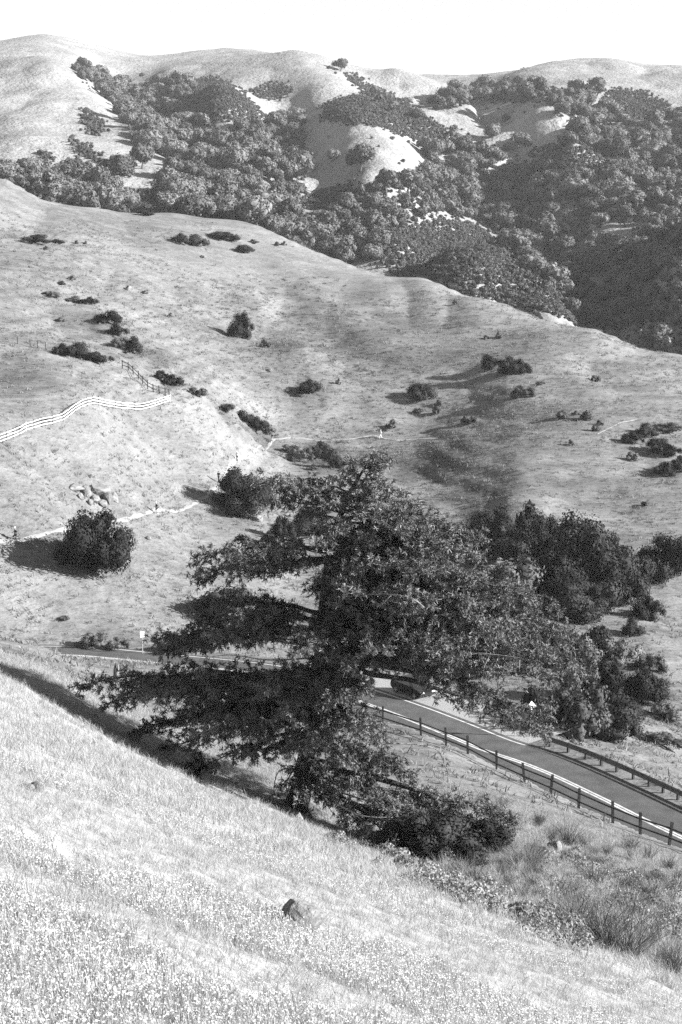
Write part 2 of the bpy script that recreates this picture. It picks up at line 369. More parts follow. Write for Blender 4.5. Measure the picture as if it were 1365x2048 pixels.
at = me_mid.attributes.new('damp_shade', 'FLOAT', 'POINT'); at.data.foreach_set('value', damp_shade[J1:J2 + 1].astype(np.float32).ravel())
add_obj('meadow_ground', grid_mesh('meadow_ground', 0, J1), ground_mat('meadow_soil_and_thatch', 0.18, 0.30, 0.35, 2.5, 14.0, 0.06), kind='structure')
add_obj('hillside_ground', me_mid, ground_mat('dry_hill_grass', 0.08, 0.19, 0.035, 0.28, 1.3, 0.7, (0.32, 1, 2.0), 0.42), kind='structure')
add_obj('far_hills', grid_mesh('far_hills', J2, len(LY) - 1), ground_mat('far_hill_grass', 0.14, 0.265, 0.012, 0.06, 0.4, 2.4), kind='structure')
# ------------------------------------------------------------------ vegetation tools
def leaf_mat(name, lo, hi, scale, transl=0.15, rnd=0.35, spec=0.08, rough=0.7):
    m = bpy.data.materials.new(name); m.use_nodes = True; t = m.node_tree; n = t.nodes; b = n['Principled BSDF']
    tc = n.new('ShaderNodeTexCoord'); nz = n.new('ShaderNodeTexNoise'); nz.inputs['Scale'].default_value = scale; nz.inputs['Detail'].default_value = 2
    t.links.new(tc.outputs['Object'], nz.inputs['Vector'])
    mr = n.new('ShaderNodeMapRange'); mr.inputs[1].default_value = 0.3; mr.inputs[2].default_value = 0.7; mr.inputs[3].default_value = lo; mr.inputs[4].default_value = hi
    t.links.new(nz.outputs['Fac'], mr.inputs[0])
    oi = n.new('ShaderNodeObjectInfo'); r2 = n.new('ShaderNodeMapRange'); r2.inputs[3].default_value = 1 - rnd; r2.inputs[4].default_value = 1 + rnd
    t.links.new(oi.outputs['Random'], r2.inputs[0])
    mu = n.new('ShaderNodeMath'); mu.operation = 'MULTIPLY'; t.links.new(mr.outputs[0], mu.inputs[0]); t.links.new(r2.outputs[0], mu.inputs[1])
    t.links.new(mu.outputs[0], b.inputs['Base Color']); b.inputs['Roughness'].default_value = rough; b.inputs['Specular IOR Level'].default_value = spec
    if transl:
        tr = n.new('ShaderNodeBsdfTranslucent'); mx = n.new('ShaderNodeMixShader'); mx.inputs[0].default_value = transl
        t.links.new(mu.outputs[0], tr.inputs[0]); t.links.new(b.outputs[0], mx.inputs[1]); t.links.new(tr.outputs[0], mx.inputs[2]); t.links.new(mx.outputs[0], n['Material Output'].inputs[0])
    return m

_us = []
for i in range(1, 5):
    for k in range(7):
        a = math.pi * i / 5; q = 2 * math.pi * (k + 0.5 * (i % 2)) / 7
        _us.append((math.sin(a) * math.cos(q), math.sin(a) * math.sin(q), math.cos(a)))
_us = np.array([(0, 0, 1)] + _us + [(0, 0, -1)], float)
_uf = [(0, 1 + k, 1 + (k + 1) % 7) for k in range(7)]
for i in range(3):
    for k in range(7):
        a = 1 + i * 7 + k; b = 1 + i * 7 + (k + 1) % 7; c = a + 7; d = b + 7
        _uf += [(a, c, d), (a, d, b)]
_uf += [(22 + k, 29, 22 + (k + 1) % 7) for k in range(7)]
_uf = np.array(_uf)

def unit(rng, n):
    d = rng.normal(size=(n, 3)); return d / np.linalg.norm(d, axis=1, keepdims=True)

def leaf_quads(rng, pos, nrm, size, aspect=0.7):
    """one small leaf-clump quad per position, facing roughly along nrm"""
    n = len(pos); nrm = nrm / np.linalg.norm(nrm, axis=1, keepdims=True)
    t = np.cross(nrm, unit(rng, n)); t /= np.linalg.norm(t, axis=1, keepdims=True) + 1e-9
    b = np.cross(nrm, t)
    sz = (size * rng.uniform(0.6, 1.4, n))[:, None]
    bend = nrm * sz * 0.18
    v = np.stack([pos + t * sz * 0.55, pos + b * sz * 0.55 * aspect + bend, pos - t * sz * 0.5, pos - b * sz * 0.5 * aspect + bend], 1).reshape(-1, 3)
    f = np.arange(n * 4).reshape(-1, 4)
    return v, f

def crown(seed, r, h, nlobes=14, nleaf=500, size=0.8, zc=None, spread=0.62, lobe=(0.30, 0.46), core=0.8, under=0.25, c0=0.55, out=(0.86, 1.12), nj=0.75, stray=0.0):
    """lobed broadleaf crown: list of leaf quads over lobes plus inner lobe bodies. Returns verts, quads (tris stored as quads)."""
    rng = np.random.default_rng(seed)
    zc = h * 0.58 if zc is None else zc
    d = unit(rng, nlobes); d[:, 2] = np.abs(d[:, 2]) * 1.0 - under
    rad = rng.uniform(0.55, 1.0, nlobes) * spread
    hz = h - zc
    C = np.stack([d[:, 0] * rad * r, d[:, 1] * rad * r, zc + d[:, 2] * rad * hz], -1)
    C[0] = (0, 0, zc)
    L = rng.uniform(*lobe, nlobes) * r; L[0] = c0 * r
    Lz = L * rng.uniform(0.7, 0.95, nlobes)
    pos = []; nr = []
    tot = 0
    while tot < nleaf:
        m = nleaf * 2
        k = rng.choice(nlobes, m, p=L ** 2 / (L ** 2).sum())
        dd = unit(rng, m)
        p = C[k] + dd * np.stack([L[k], L[k], Lz[k]], -1) * (rng.uniform(*out, m) * np.where(rng.random(m) < stray, rng.uniform(1.0, 1.3, m), 1.0))[:, None]
        q = (p[:, None, :] - C[None]) / np.stack([L, L, Lz], -1)[None]
        ins = ((q ** 2).sum(-1) < 0.70).any(1)
        keep = ~ins & (p[:, 2] > 0.08 * h)
        pos.append(p[keep]); nr.append(dd[keep]); tot += keep.sum()
    pos = np.vstack(pos)[:nleaf]; nr = np.vstack(nr)[:nleaf]
    v, f = leaf_quads(rng, pos, nr * 1.0 + unit(rng, len(nr)) * nj, size)
    cv = []; cf = []
    for c, l, lz in zip(C, L, Lz):
        jit = 1 + rng.uniform(-0.16, 0.16, (len(_us), 1))
        cf.append(_uf + len(_us) * len(cv)); cv.append(c + _us * jit * np.array([l, l, lz]) * core)
    cv = np.vstack(cv); cf = np.vstack(cf)
    return v, f, cv, cf

def merge_quads_tris(v, f, cv, cf, name):
    me = bpy.data.meshes.new(name)
    nv = len(v); V = np.vstack([v, cv]).astype(np.float32)
    li = np.concatenate([f.ravel(), (cf + nv).ravel()]).astype(np.int32)
    ls = np.concatenate([np.arange(len(f)) * 4, len(f) * 4 + np.arange(len(cf)) * 3]).astype(np.int32)
    me.vertices.add(len(V)); me.vertices.foreach_set('co', V.ravel())
    me.loops.add(len(li)); me.loops.foreach_set('vertex_index', li)
    me.polygons.add(len(ls)); me.polygons.foreach_set('loop_start', ls)
    me.update(calc_edges=True)
    return me
def crown_mesh(name, *a, **k): return merge_quads_tris(*crown(*a, **k), name)

def trunk_mesh(name, seed, h, r0, spread, nl=4, n=7):
    """tapered trunk that forks into a few limbs inside the crown"""
    rng = random.Random(seed); mb = MB()
    top = Vector((rng.uniform(-.1, .1) * h, rng.uniform(-.1, .1) * h, h * 0.42))
    mb.tube([(0, 0, -0.5), (0, 0, 0.12 * h), top * 0.6, top], [r0 * 1.35, r0, r0 * 0.85, r0 * 0.75], n)
    for k in range(nl):
        a = 2 * math.pi * (k + rng.random() * 0.6) / nl
        e = Vector((math.cos(a) * spread * 0.6, math.sin(a) * spread * 0.6, h * rng.uniform(0.62, 0.85)))
        mid = top.lerp(e, 0.5) + Vector((0, 0, -0.03 * h))
        mb.tube([top * 0.92, mid, e], [r0 * 0.55, r0 * 0.38, r0 * 0.12], 5)
    me = bpy.data.meshes.new(name); me.from_pydata(mb.v, [], mb.f); me.update()
    return me

def scatter(name, pts, protos, scale, rot=None, idx=None, tilt=None, **props):
    """uncountable small growth: one object whose points carry instances of a few prototype meshes"""
    pts = np.asarray(pts, np.float32); n = len(pts)
    me = bpy.data.meshes.new(name); me.vertices.add(n); me.vertices.foreach_set('co', pts.ravel())
    rng = np.random.default_rng(n)
    at = me.attributes.new('scl', 'FLOAT', 'POINT'); at.data.foreach_set('value', np.asarray(scale, np.float32) * np.ones(n, np.float32))
    rv = np.zeros((n, 3), np.float32)
    if tilt is not None: rv[:, 0] = rng.normal(0, tilt, n); rv[:, 1] = rng.normal(0, tilt, n)
    rv[:, 2] = rng.uniform(0, 6.283, n) if rot is None else rot
    at = me.attributes.new('rot', 'FLOAT_VECTOR', 'POINT'); at.data.foreach_set('vector', rv.ravel())
    at = me.attributes.new('pick', 'INT', 'POINT'); at.data.foreach_set('value', (rng.integers(0, len(protos), n) if idx is None else np.asarray(idx)).astype(np.int32))
    o = bpy.data.objects.new(name, me); COL.objects.link(o)
    c = bpy.data.collections.new(name + '_plants')
    for k, pm in enumerate(protos):
        c.objects.link(bpy.data.objects.new('%s_%02d' % (name, k), pm))
    g = bpy.data.node_groups.new(name, 'GeometryNodeTree')
    g.interface.new_socket('Geometry', in_out='INPUT', socket_type='NodeSocketGeometry'); g.interface.new_socket('Geometry', in_out='OUTPUT', socket_type='NodeSocketGeometry')
    N = g.nodes; gi = N.new('NodeGroupInput'); go = N.new('NodeGroupOutput')
    ci = N.new('GeometryNodeCollectionInfo'); ci.inputs['Collection'].default_value = c; ci.inputs['Separate Children'].default_value = True; ci.inputs['Reset Children'].default_value = True
    ip = N.new('GeometryNodeInstanceOnPoints'); ip.inputs['Pick Instance'].default_value = True
    def att(nm, ty):
        q = N.new('GeometryNodeInputNamedAttribute'); q.data_type = ty; q.inputs['Name'].default_value = nm; return q.outputs['Attribute']
    g.links.new(gi.outputs[0], ip.inputs['Points']); g.links.new(ci.outputs[0], ip.inputs['Instance'])
    g.links.new(att('pick', 'INT'), ip.inputs['Instance Index']); g.links.new(att('scl', 'FLOAT'), ip.inputs['Scale'])
    er = N.new('FunctionNodeEulerToRotation'); g.links.new(att('rot', 'FLOAT_VECTOR'), er.inputs[0]); g.links.new(er.outputs[0], ip.inputs['Rotation'])
    g.links.new(ip.outputs[0], go.inputs[0])
    md = o.modifiers.new('plants', 'NODES'); md.node_group = g
    o['kind'] = 'stuff'
    for k, v in props.items(): o[k] = v
    return o

M_OAK = leaf_mat('oak_leaves', 0.065, 0.145, 0.5, rnd=0.40)
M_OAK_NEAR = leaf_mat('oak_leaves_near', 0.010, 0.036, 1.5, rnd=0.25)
M_SHRUB = leaf_mat('shrub_leaves', 0.05, 0.12, 1.2, rnd=0.35)
M_CHAP = leaf_mat('chaparral_leaves', 0.045, 0.10, 0.8, rnd=0.35)
M_BARK = mat_grey('oak_bark', 0.04, 0.10, 6.0, bump=0.6)
# ------------------------------------------------------------------ woods and brush of the far slopes
POLY_WOOD = {
 'ravine': [(140,130),(172,140),(215,160),(262,168),(300,154),(345,158),(378,170),(388,178),(365,200),(380,222),(425,238),(465,244),(492,240),(522,248),(560,222),(590,228),(602,260),(612,290),(606,320),(598,355),(582,372),(592,405),(575,430),(640,436),(690,440),(705,470),(700,525),(600,496),(520,455),(400,424),(375,418),(330,414),(300,402),(350,368),(385,337),(330,302),(290,287),(256,247),(246,217),(206,177)],
 'left': [(-60,325),(0,332),(60,332),(100,342),(130,336),(185,352),(215,362),(240,383),(290,388),(318,400),(285,424),(200,418),(110,408),(60,390),(0,362),(-60,340)],
 'middle': [(835,290),(860,270),(900,252),(940,290),(980,318),(1000,345),(1010,380),(1040,425),(1062,440),(1085,485),(1112,515),(1142,555),(1162,600),(1195,650),(1150,632),(1105,572),(1062,542),(1030,512),(1010,472),(985,442),(905,425),(872,420),(842,440),(818,452),(790,485),(740,505),(700,508),(690,470),(660,440),(640,408),(700,388),(760,358),(800,352),(840,352),(862,330),(852,310)],
 'upper': [(690,140),(740,170),(800,200),(862,238),(842,272),(810,252),(770,212),(722,172)],
 'right': [(858,194),(900,190),(960,168),(1000,161),(1060,164),(1090,174),(1130,184),(1170,182),(1192,200),(1202,222),(1240,228),(1290,238),(1340,225),(1440,215),(1440,478),(1365,470),(1300,462),(1240,482),(1180,472),(1105,505),(1070,450),(1020,400),(1000,340),(960,300),(945,285),(930,262)],
 'shade': [(1195,655),(1110,512),(1180,474),(1240,484),(1300,464),(1365,470),(1440,478),(1440,760),(1365,730),(1300,705),(1230,690)],
}
POLY_GRASS = [
 [(862,242),(900,210),(980,196),(1060,200),(1100,207),(1165,230),(1135,258),(1155,276),(1100,278),(1060,292),(1035,262),(1005,285),(960,282),(930,270)],
 [(1190,252),(1240,243),(1252,265),(1200,270)], [(1262,366),(1300,370),(1315,405),(1280,395)], [(1180,450),(1250,440),(1308,462),(1200,478)],
 [(225,372),(290,345),(340,362),(310,388),(240,392)], [(330,320),(385,340),(345,366),(305,345)], [(380,392),(420,400),(410,412),(370,405)],
 [(586,382),(665,352),(760,345),(852,330),(820,290),(760,255),(690,250),(640,270),(612,300),(605,350)],
 [(880,418),(918,420),(915,432),(870,430)], [(950,458),(985,465),(980,478),(955,472)],
]
POLY_CHAP = [
 [(375,180),(398,160),(430,155),(470,178),(500,203),(530,238),(500,248),(470,244),(420,238),(380,222),(358,202)],
 [(648,212),(690,193),(740,198),(790,213),(830,238),(862,270),(885,302),(840,287),(800,266),(760,252),(700,243),(655,243)],
 [(690,142),(740,170),(800,200),(862,238),(900,262),(860,275),(800,235),(750,205)],
 [(735,520),(770,480),(800,452),(870,436),(950,446),(1002,478),(1052,518),(1100,568),(1195,655),(1100,634),(1000,606),(850,566)],
 [(1215,180),(1290,180),(1335,215),(1335,242),(1280,238),(1225,232)], [(230,395),(290,390),(335,405),(330,418),(250,418)],
 [(590,405),(660,372),(740,365),(760,380),(700,395),(640,415)], [(215,155),(262,158),(300,165),(290,190),(250,190)],
 [(1060,300),(1130,285),(1200,290),(1240,320),(1200,345),(1120,340)], [(160,215),(185,225),(210,262),(195,268),(165,238)],
 [(135,275),(170,285),(200,310),(190,318),(150,298)], [(70,300),(95,305),(110,330),(90,325)], [(120,320),(165,318),(185,340),(140,345)],
 [(505,180),(560,165),(590,180),(560,195),(520,190)],
]
def far_points(spacing, seed, ymin=480, ymax=1320):
    """jittered ground points over the far slopes that stand in view, with their photo pixel"""
    rng = np.random.default_rng(seed); xs = []; ys = []
    gx = np.arange(-420, 420, spacing); gy = np.arange(ymin, ymax, spacing)
    X, Y = np.meshgrid(gx, gy); X = X.ravel() + rng.uniform(-.45, .45, X.size) * spacing; Y = Y.ravel() + rng.uniform(-.45, .45, Y.size) * spacing
    m = np.abs(X / Y) < 0.29; X = X[m]; Y = Y[m]
    return X, Y, H(X, Y)
def visible(X, Y, Z, lift):
    """True where a point lift metres above the ground is not hidden behind nearer ground"""
    a = X / Y; vis = np.ones(len(X), bool)
    i = np.clip(np.searchsorted(AZ, a), 0, len(AZ) - 1); run = np.maximum.accumulate(_EL, axis=0)
    j = np.clip(np.searchsorted(LY, np.log(Y * 0.985)) - 1, 0, len(LY) - 1)
    return (Z + lift) / Y > run[j, i]
FX, FY, FZ = far_points(6.6, 31)
fu, fv = proj(FX, FY, FZ + 3.5)
fu = fu + 5 * RNG.normal(size=len(FX)); fv = fv + 3 * RNG.normal(size=len(FX))
vis = visible(FX, FY, FZ, 5.0)
grass = np.zeros(len(FX), bool)
for pg in POLY_GRASS: grass |= in_poly(fu, fv, pg)
chap = np.zeros(len(FX), bool)
for pg in POLY_CHAP: chap |= in_poly(fu, fv, pg)
zone = np.full(len(FX), '', object)
for k, pg in POLY_WOOD.items(): zone[in_poly(fu, fv, pg) & (zone == '')] = k
keepp = RNG.random(len(FX))
dens = fbm(FX / 40, FY / 40, 77)
prob = np.where(zone == '', 0.0, 0.92)
prob = np.where(zone == 'right', np.clip(0.85 + 0.5 * dens, 0.3, 1.0), prob)
prob = np.where(zone == 'upper', 0.25, prob)
prob = np.where(grass, 0.0, prob); prob = np.where(chap, np.minimum(prob, 0.10), prob)
sel = np.nonzero(vis & (keepp < prob))[0]

NV = 12
VR = [5, 5, 5, 5, 5, 5, 5, 3.6, 6.8, 4.2, 6.0, 3.0]; VH = [8.5, 9.5, 7.8, 10.5, 9.0, 8.0, 11.5, 10.5, 8.6, 6.0, 11.5, 6.5]; VL = [14, 17, 12, 16, 19, 11, 13, 9, 24, 8, 20, 7]
OAKS = []      # shared crown and trunk shapes of the far oaks
for k in range(NV):
    r = VR[k]; h = VH[k]
    cm = crown_mesh('oak_crown', 100 + k, r, h, nlobes=VL[k], nleaf=680, size=0.9, zc=h * 0.5, nj=0.55, c0=0.45, spread=0.74, stray=0.12); cm.materials.append(M_OAK)
    tm = trunk_mesh('oak_trunk', 100 + k, h, 0.32, r); tm.materials.append(M_BARK)
    OAKS.append((cm, tm, r, h))
def oak_at(name, label, cat, group, loc, s, rz, k, sz=1.0):
    t = thing(name, label, cat, loc, rz, group); t.scale = (s, s, s * sz)
    add_obj('crown', OAKS[k][0], None, t); add_obj('trunk', OAKS[k][1], None, t)
    return t
fsc = np.clip(np.exp(RNG.normal(-0.14, 0.27, len(FX))), 0.42, 1.6)
fsc[zone == 'shade'] *= 1.05
fk = RNG.integers(0, NV, len(FX)); drift_ = fbm(FX / 30, FY / 45, 91); fk = np.where((drift_ > 0.15) & (RNG.random(len(FX)) < 0.6), RNG.choice([7, 9, 11], len(FX)), fk); fk = np.where((drift_ < -0.15) & (RNG.random(len(FX)) < 0.6), RNG.choice([8, 10, 4], len(FX)), fk)
size_px = fsc / FY
order = sel[np.argsort(-size_px[sel] * np.where(zone[sel] == 'shade', 0.8, 1.0))]
inframe = (fu[order] > -10) & (fu[order] < 1375)
top = order[inframe][:285]; rest = np.setdiff1d(sel, top)
ZLAB = {'ravine': ('rounded oak in the dense wood filling the left-hand ravine', 'oaks in the left-hand ravine wood'),
        'left': ('rounded oak in the wood strip just above the crest on the left', 'oaks in the wood strip above the left crest'),
        'middle': ('rounded oak in the wood below the bare knoll and along the canyon', 'oaks in the middle canyon wood'),
        'upper': ('small oak dotted on the brushy slope above the bare knoll', 'oaks on the brushy upper slope'),
        'right': ('rounded oak in the wood covering the right-hand far slope', 'oaks of the right-hand far slope'),
        'shade': ('oak in deep shade on the dark canyon side at the right', 'oaks in the shaded canyon side')}
for i in top:
    lb, gr = ZLAB[zone[i]]
    oak_at('oak_tree', lb, 'tree', gr, (FX[i], FY[i], FZ[i] - 0.3), fsc[i], RNG.uniform(0, 6.28), fk[i])
WOODP = []
for k in range(NV):     # one-piece copies of the same oaks for the mass of the woods
    WOODP.append(OAKS[k][0])
scatter('oak_woodland', np.stack([FX[rest], FY[rest], FZ[rest] - 0.3], -1), WOODP, fsc[rest], idx=fk[rest], label='mass of small oaks filling the far ravines and slopes', category='woodland')
# brush
CX, CY, CZ = far_points(1.75, 57, 480, 1180)
qu, qv = proj(CX, CY, CZ + 0.8)
qu = qu + 11 * fbm(CX / 16, CY / 16, 81) + 7 * RNG.normal(size=len(CX)); qv = qv + 7 * fbm(CX / 16, CY / 16, 82) + 3.5 * RNG.normal(size=len(CX))    # ragged patch edges
cz = np.zeros(len(CX), bool)
for pg in POLY_CHAP: cz |= in_poly(qu, qv, pg)
wd = np.zeros(len(CX), bool)
for k, pg in POLY_WOOD.items(): wd |= in_poly(qu, qv, pg)
gr_ = np.zeros(len(CX), bool)
for pg in POLY_GRASS: gr_ |= in_poly(qu, qv, pg)
kp = RNG.random(len(CX)); dn = fbm(CX / 12, CY / 12, 5)
terr = np.sin(CZ * 1.15 + fbm(CX / 25, CY / 25, 8) * 1.5) > -0.35
lower = qv > 425
cs = visible(CX, CY, CZ, 1.2) & ((cz & (kp < np.where(terr | ~lower, 0.95, 0.72) + 0.35 * dn)) | (wd & ~cz & ~gr_ & (kp < 0.24)) | (gr_ & (kp < 0.006)))
CHAPP = []
for k in range(5):
    cm = crown_mesh('brush', 300 + k, 1.15, 1.5, nlobes=5, nleaf=60, size=0.45, zc=0.6, core=0.78); cm.materials.append(M_CHAP); CHAPP.append(cm)
scatter('chaparral_brush', np.stack([CX[cs], CY[cs], CZ[cs] - 0.15], -1), CHAPP, RNG.uniform(0.7, 1.6, cs.sum()), label='low dark chaparral brush on the far slopes', category='brush')
print('far oaks', len(top), len(rest), 'brush', cs.sum())
# single oaks one can pick out
def lone(u, v, wpx, label, k, sz=1.0, cat='tree', ymin=470, name='oak_tree'):
    p = hit(u, v, ymin); s = wpx / px_m(p) / (2 * OAKS[k][2])
    return oak_at(name, label, cat, None, (p.x, p.y, p.z - 0.3), s, k * 1.3, k, sz)
lone(722, 343, 64, 'big dome-shaped oak standing alone on the pale bare knoll', 5, 1.15)
lone(668, 322, 30, 'small upright oak left of the dome-shaped oak on the knoll', 2, 1.2)
lone(682, 143, 34, 'oak with a flat crown on the skyline saddle', 4, 0.9)
lone(660, 139, 14, 'small bush beside the skyline oak', 5, 0.8, 'bush')
lone(285, 338, 62, 'spreading oak on the pale spur above the left wood', 1)
lone(238, 372, 82, 'wide oak clump on the pale spur left of the spreading oak', 4, 0.9)
lone(345, 362, 48, 'upright oak on the pale spur right of the spreading oak', 3)
lone(385, 378, 50, 'oak at the lower right end of the pale spur', 0)
lone(1018, 602, 40, 'dark low oak behind the crest right of centre', 5, 0.7)
lone(985, 282, 42, 'pale oak clump in the shaded grass hollow on the right', 1, 1.0)
lone(1012, 250, 20, 'small pale oak above the clump in the shaded grass hollow', 3, 1.1)
lone(1286, 392, 18, 'small dark oak on the pale bare patch at right', 5)
lone(285, 155, 14, 'tiny dark oak on the pale ridge near the top left', 5)
lone(1346, 712, 26, 'small pale oak peeping over the crest at the right edge', 0, ymin=375)
lone(1322, 706, 16, 'tiny bush peeping over the crest near the right edge', 2, 0.7, 'bush', ymin=375)
# ------------------------------------------------------------------ road, trail
M_ASPH = mat_grey('asphalt', 0.046, 0.080, 0.7, detail=9.0, rough=0.8, spec=0.3, bump=0.25, bscale=40)
M_LINE = mat_grey('road_paint', 0.30, 0.55, 2.2, rough=0.6)
M_GRAVEL = mat_grey('gravel', 0.20, 0.32, 8.0, bump=0.6, bscale=30)
M_TRAIL = mat_grey('trodden_earth', 0.16, 0.24, 1.5, bump=0.4, bscale=12)
M_WOOD_DK = mat_grey('weathered_dark_wood', 0.018, 0.045, 9.0, bump=0.5)
M_WOOD = mat_grey('weathered_wood', 0.16, 0.28, 9.0, bump=0.5)
M_WHITE = mat_grey('white_paint', 0.42, 0.58, 5.0, rough=0.5)
M_STEEL = mat_grey('galvanised_steel', 0.22, 0.34, 4.0, rough=0.45, spec=0.5)
M_SIGN = mat_grey('sign_face', 0.6, 0.7, 3.0, rough=0.4, spec=0.5)
M_RUST = mat_grey('rusted_rail', 0.07, 0.14, 5.0, rough=0.7)
RT = np.gradient(ROAD[:, :2], axis=0); RT /= np.linalg.norm(RT, axis=1, keepdims=True)
RN = np.stack([RT[:, 1], -RT[:, 0]], -1)          # towards the far side (the line runs right to left)
if RN[len(RN) // 2, 1] < 0: RN = -RN
def strip(name, o0, o1, dz, mat, i0=0, i1=None, parent=None, n=1, **props):
    i1 = len(ROAD) if i1 is None else i1
    v = []; f = []
    m = n + 1
    for k in range(i0, i1):
        for q in range(m):
            o = o0 + (o1 - o0) * q / n
            crown_ = 0.05 * (1 - min(1, abs(o) / LANE) ** 2)
            v.append((ROAD[k, 0] + RN[k, 0] * o, ROAD[k, 1] + RN[k, 1] * o, ROAD[k, 2] + crown_ + dz))
    for k in range(i1 - i0 - 1):
        for q in range(n): f.append((k * m + q, k * m + q + 1, (k + 1) * m + q + 1, (k + 1) * m + q))
    me = bpy.data.meshes.new(name); me.from_pydata(v, [], f); me.update()
    return add_obj(name, me, mat, parent, **props)
road = strip('road', -LANE + 0.25, LANE + 0.45, 0.0, M_ASPH, n=8, kind='structure')
strip('centre_line', -0.24, -0.05, 0.006, M_LINE, parent=road); strip('centre_line', 0.05, 0.24, 0.006, M_LINE, parent=road)
strip('edge_line', LANE - 0.18, LANE, 0.008, M_LINE, parent=road)
def st_u(u):                                       # road station under a photo column
    pu, _ = proj(ROAD[:, 0], ROAD[:, 1], ROAD[:, 2]); return int(np.abs(pu - u).argmin())
strip('gravel_pullout', LANE + 0.44, LANE + 5.2, -0.035, M_GRAVEL, st_u(985), st_u(640), kind='structure', n=3)

def drape(pix, step=0.6, ymin=130):
    p = smooth_path([hit(u, v, ymin) for u, v in pix], step)
    return [Vector((q.x, q.y, Hs(q.x, q.y))) for q in p]
def ribbon(name, path, width, lift, mat, **props):
    v = []; f = []; n = len(path)
    for i, p in enumerate(path):
        d = path[min(i + 1, n - 1)] - path[max(i - 1, 0)]; d.z = 0; d.normalize(); s = Vector((d.y, -d.x, 0))
        wv = width * (0.8 + 0.5 * float(vnoise(p.x * 0.7, p.y * 0.7, 4)))
        for k in (-0.5, -0.17, 0.17, 0.5):
            q = p + s * wv * k; v.append((q.x, q.y, Hs(q.x, q.y) + lift * (1 if abs(k) < 0.3 else 0.4)))
    for i in range(n - 1):
        for k in range(3): f.append((i * 4 + k, i * 4 + k + 1, i * 4 + k + 5, i * 4 + k + 4))
    me = bpy.data.meshes.new(name); me.from_pydata(v, [], f); me.update()
    return add_obj(name, me, mat, **props)
TRAIL = [(-60, 1090), (0, 1083), (60, 1077), (130, 1060), (210, 1045), (250, 1040), (330, 1021), (395, 1003), (412, 996), (424, 982), (440, 965), (460, 936), (478, 917), (510, 902), (540, 889), (562, 878), (600, 877), (645, 881), (700, 878), (742, 872), (768, 877), (800, 881), (850, 877), (905, 873), (960, 869), (1010, 866), (1075, 865)]
ribbon('trail', drape(TRAIL), 0.75, 0.06, M_TRAIL, kind='structure')
ribbon('trail', drape([(1195, 868), (1215, 858), (1240, 846), (1275, 838)]), 0.45, 0.06, M_TRAIL, kind='structure')

# ------------------------------------------------------------------ fences, guard rail, signs
def lean(rng, a): return Matrix.Rotation(rng.gauss(0, a), 3, 'X') @ Matrix.Rotation(rng.gauss(0, a), 3, 'Y')
def fence(name, label, cat, bases, hp, wp, rails, rail_h, rail_w, mat_p, mat_r, seed=1, post_mats=None, tilt=0.03, group=None):
    """posts at the given ground points, rails spanning between neighbouring posts"""
    rng = random.Random(seed); o = thing(name, label, cat, tuple(bases[0]), 0, group); org = Vector(bases[0])
    tops = []
    for i, b in enumerate(bases):
        ax = lean(rng, tilt) @ Vector((0, 0, 1)); tops.append(ax)
        mb = MB(); b0 = Vector(b) - org - ax * 0.3; b1 = Vector(b) - org + ax * hp * rng.uniform(0.96, 1.05)
        mb.beam(b0, b1, wp, wp, up=Vector((0, 1, 0)))
        mb.build('post', (post_mats or {}).get(i, mat_p), o)
    for i in range(len(bases) - 1):
        for r in rails:
            a = Vector(bases[i]) - org + tops[i] * (r + rng.gauss(0, 0.015)); c = Vector(bases[i + 1]) - org + tops[i + 1] * (r + rng.gauss(0, 0.015))
            d = (c - a).normalized(); side = d.cross(Vector((0, 0, 1))).normalized() * (wp * 0.5 + rail_w * 0.5 + 0.004)
            if side.y > 0: side = -side
            mb = MB(); mb.beam(a - d * 0.03 + side, c - d * 0.035 + side, rail_w, rail_h)
            mb.build('rail', mat_r, o)
    return o
def lay(pix, spacing=None, ymin=130, px_only=False):
    g = [hit(u, v, ymin) for u, v in pix]
    if not spacing: return g
    path = []
    for a, b in zip(g[:-1], g[1:]):
        m = max(1, round((b - a).length / spacing))
        for k in range(m):
            q = a.lerp(b, k / m); path.append(Vector((q.x, q.y, Hs(q.x, q.y))))
    path.append(g[-1]); return path
wf = lay([(-70, 921), (0, 887), (53, 863), (84, 854), (127, 843), (220, 816), (255, 820), (341, 804)], 2.35)
pm = {i: M_WHITE for i in (len(wf) - 1,)}
for (u, v) in ((220, 816), (255, 820), (53, 863)):
    c = hit(u, v, 130); pm[min(range(len(wf)), key=lambda i: (wf[i] - c).length)] = M_WHITE
fence('rail_fence', 'white three-rail fence crossing the grassy spur on the left', 'fence', wf, 1.32, 0.10, (0.28, 0.70, 1.12), 0.115, 0.04, M_WOOD_DK, M_WHITE, 3, pm, 0.01)
df = lay([(245, 737), (257, 741), (267, 749), (277, 759), (286, 769), (296, 778), (307, 785), (319, 789), (331, 792), (339, 795)])
fence('rail_fence', 'dark two-rail fence running uphill from the end of the white fence', 'fence', df, 1.45, 0.14, (0.62, 1.2), 0.11, 0.05, M_WOOD_DK, M_WOOD_DK, 4)
sf = lay([(36, 689), (61, 694), (76, 697), (92, 699)])
fence('wire_fence', 'faint short post-and-wire fence high on the left spur', 'fence', sf, 1.3, 0.10, (0.6, 1.15), 0.035, 0.03, M_WOOD_DK, M_WOOD, 5)
rf_px = [(640, 1414), (705, 1432), (770, 1453), (837, 1471), (891, 1487), (937, 1518), (990, 1540), (1043, 1573), (1103, 1602), (1160, 1624), (1218, 1647), (1287, 1672), (1337, 1693), (1395, 1722), (1460, 1752)]
ro_ = -(LANE + 1.7); pu_, _ = proj(ROAD[:, 0] + RN[:, 0] * ro_, ROAD[:, 1] + RN[:, 1] * ro_, ROAD[:, 2])
rf = []
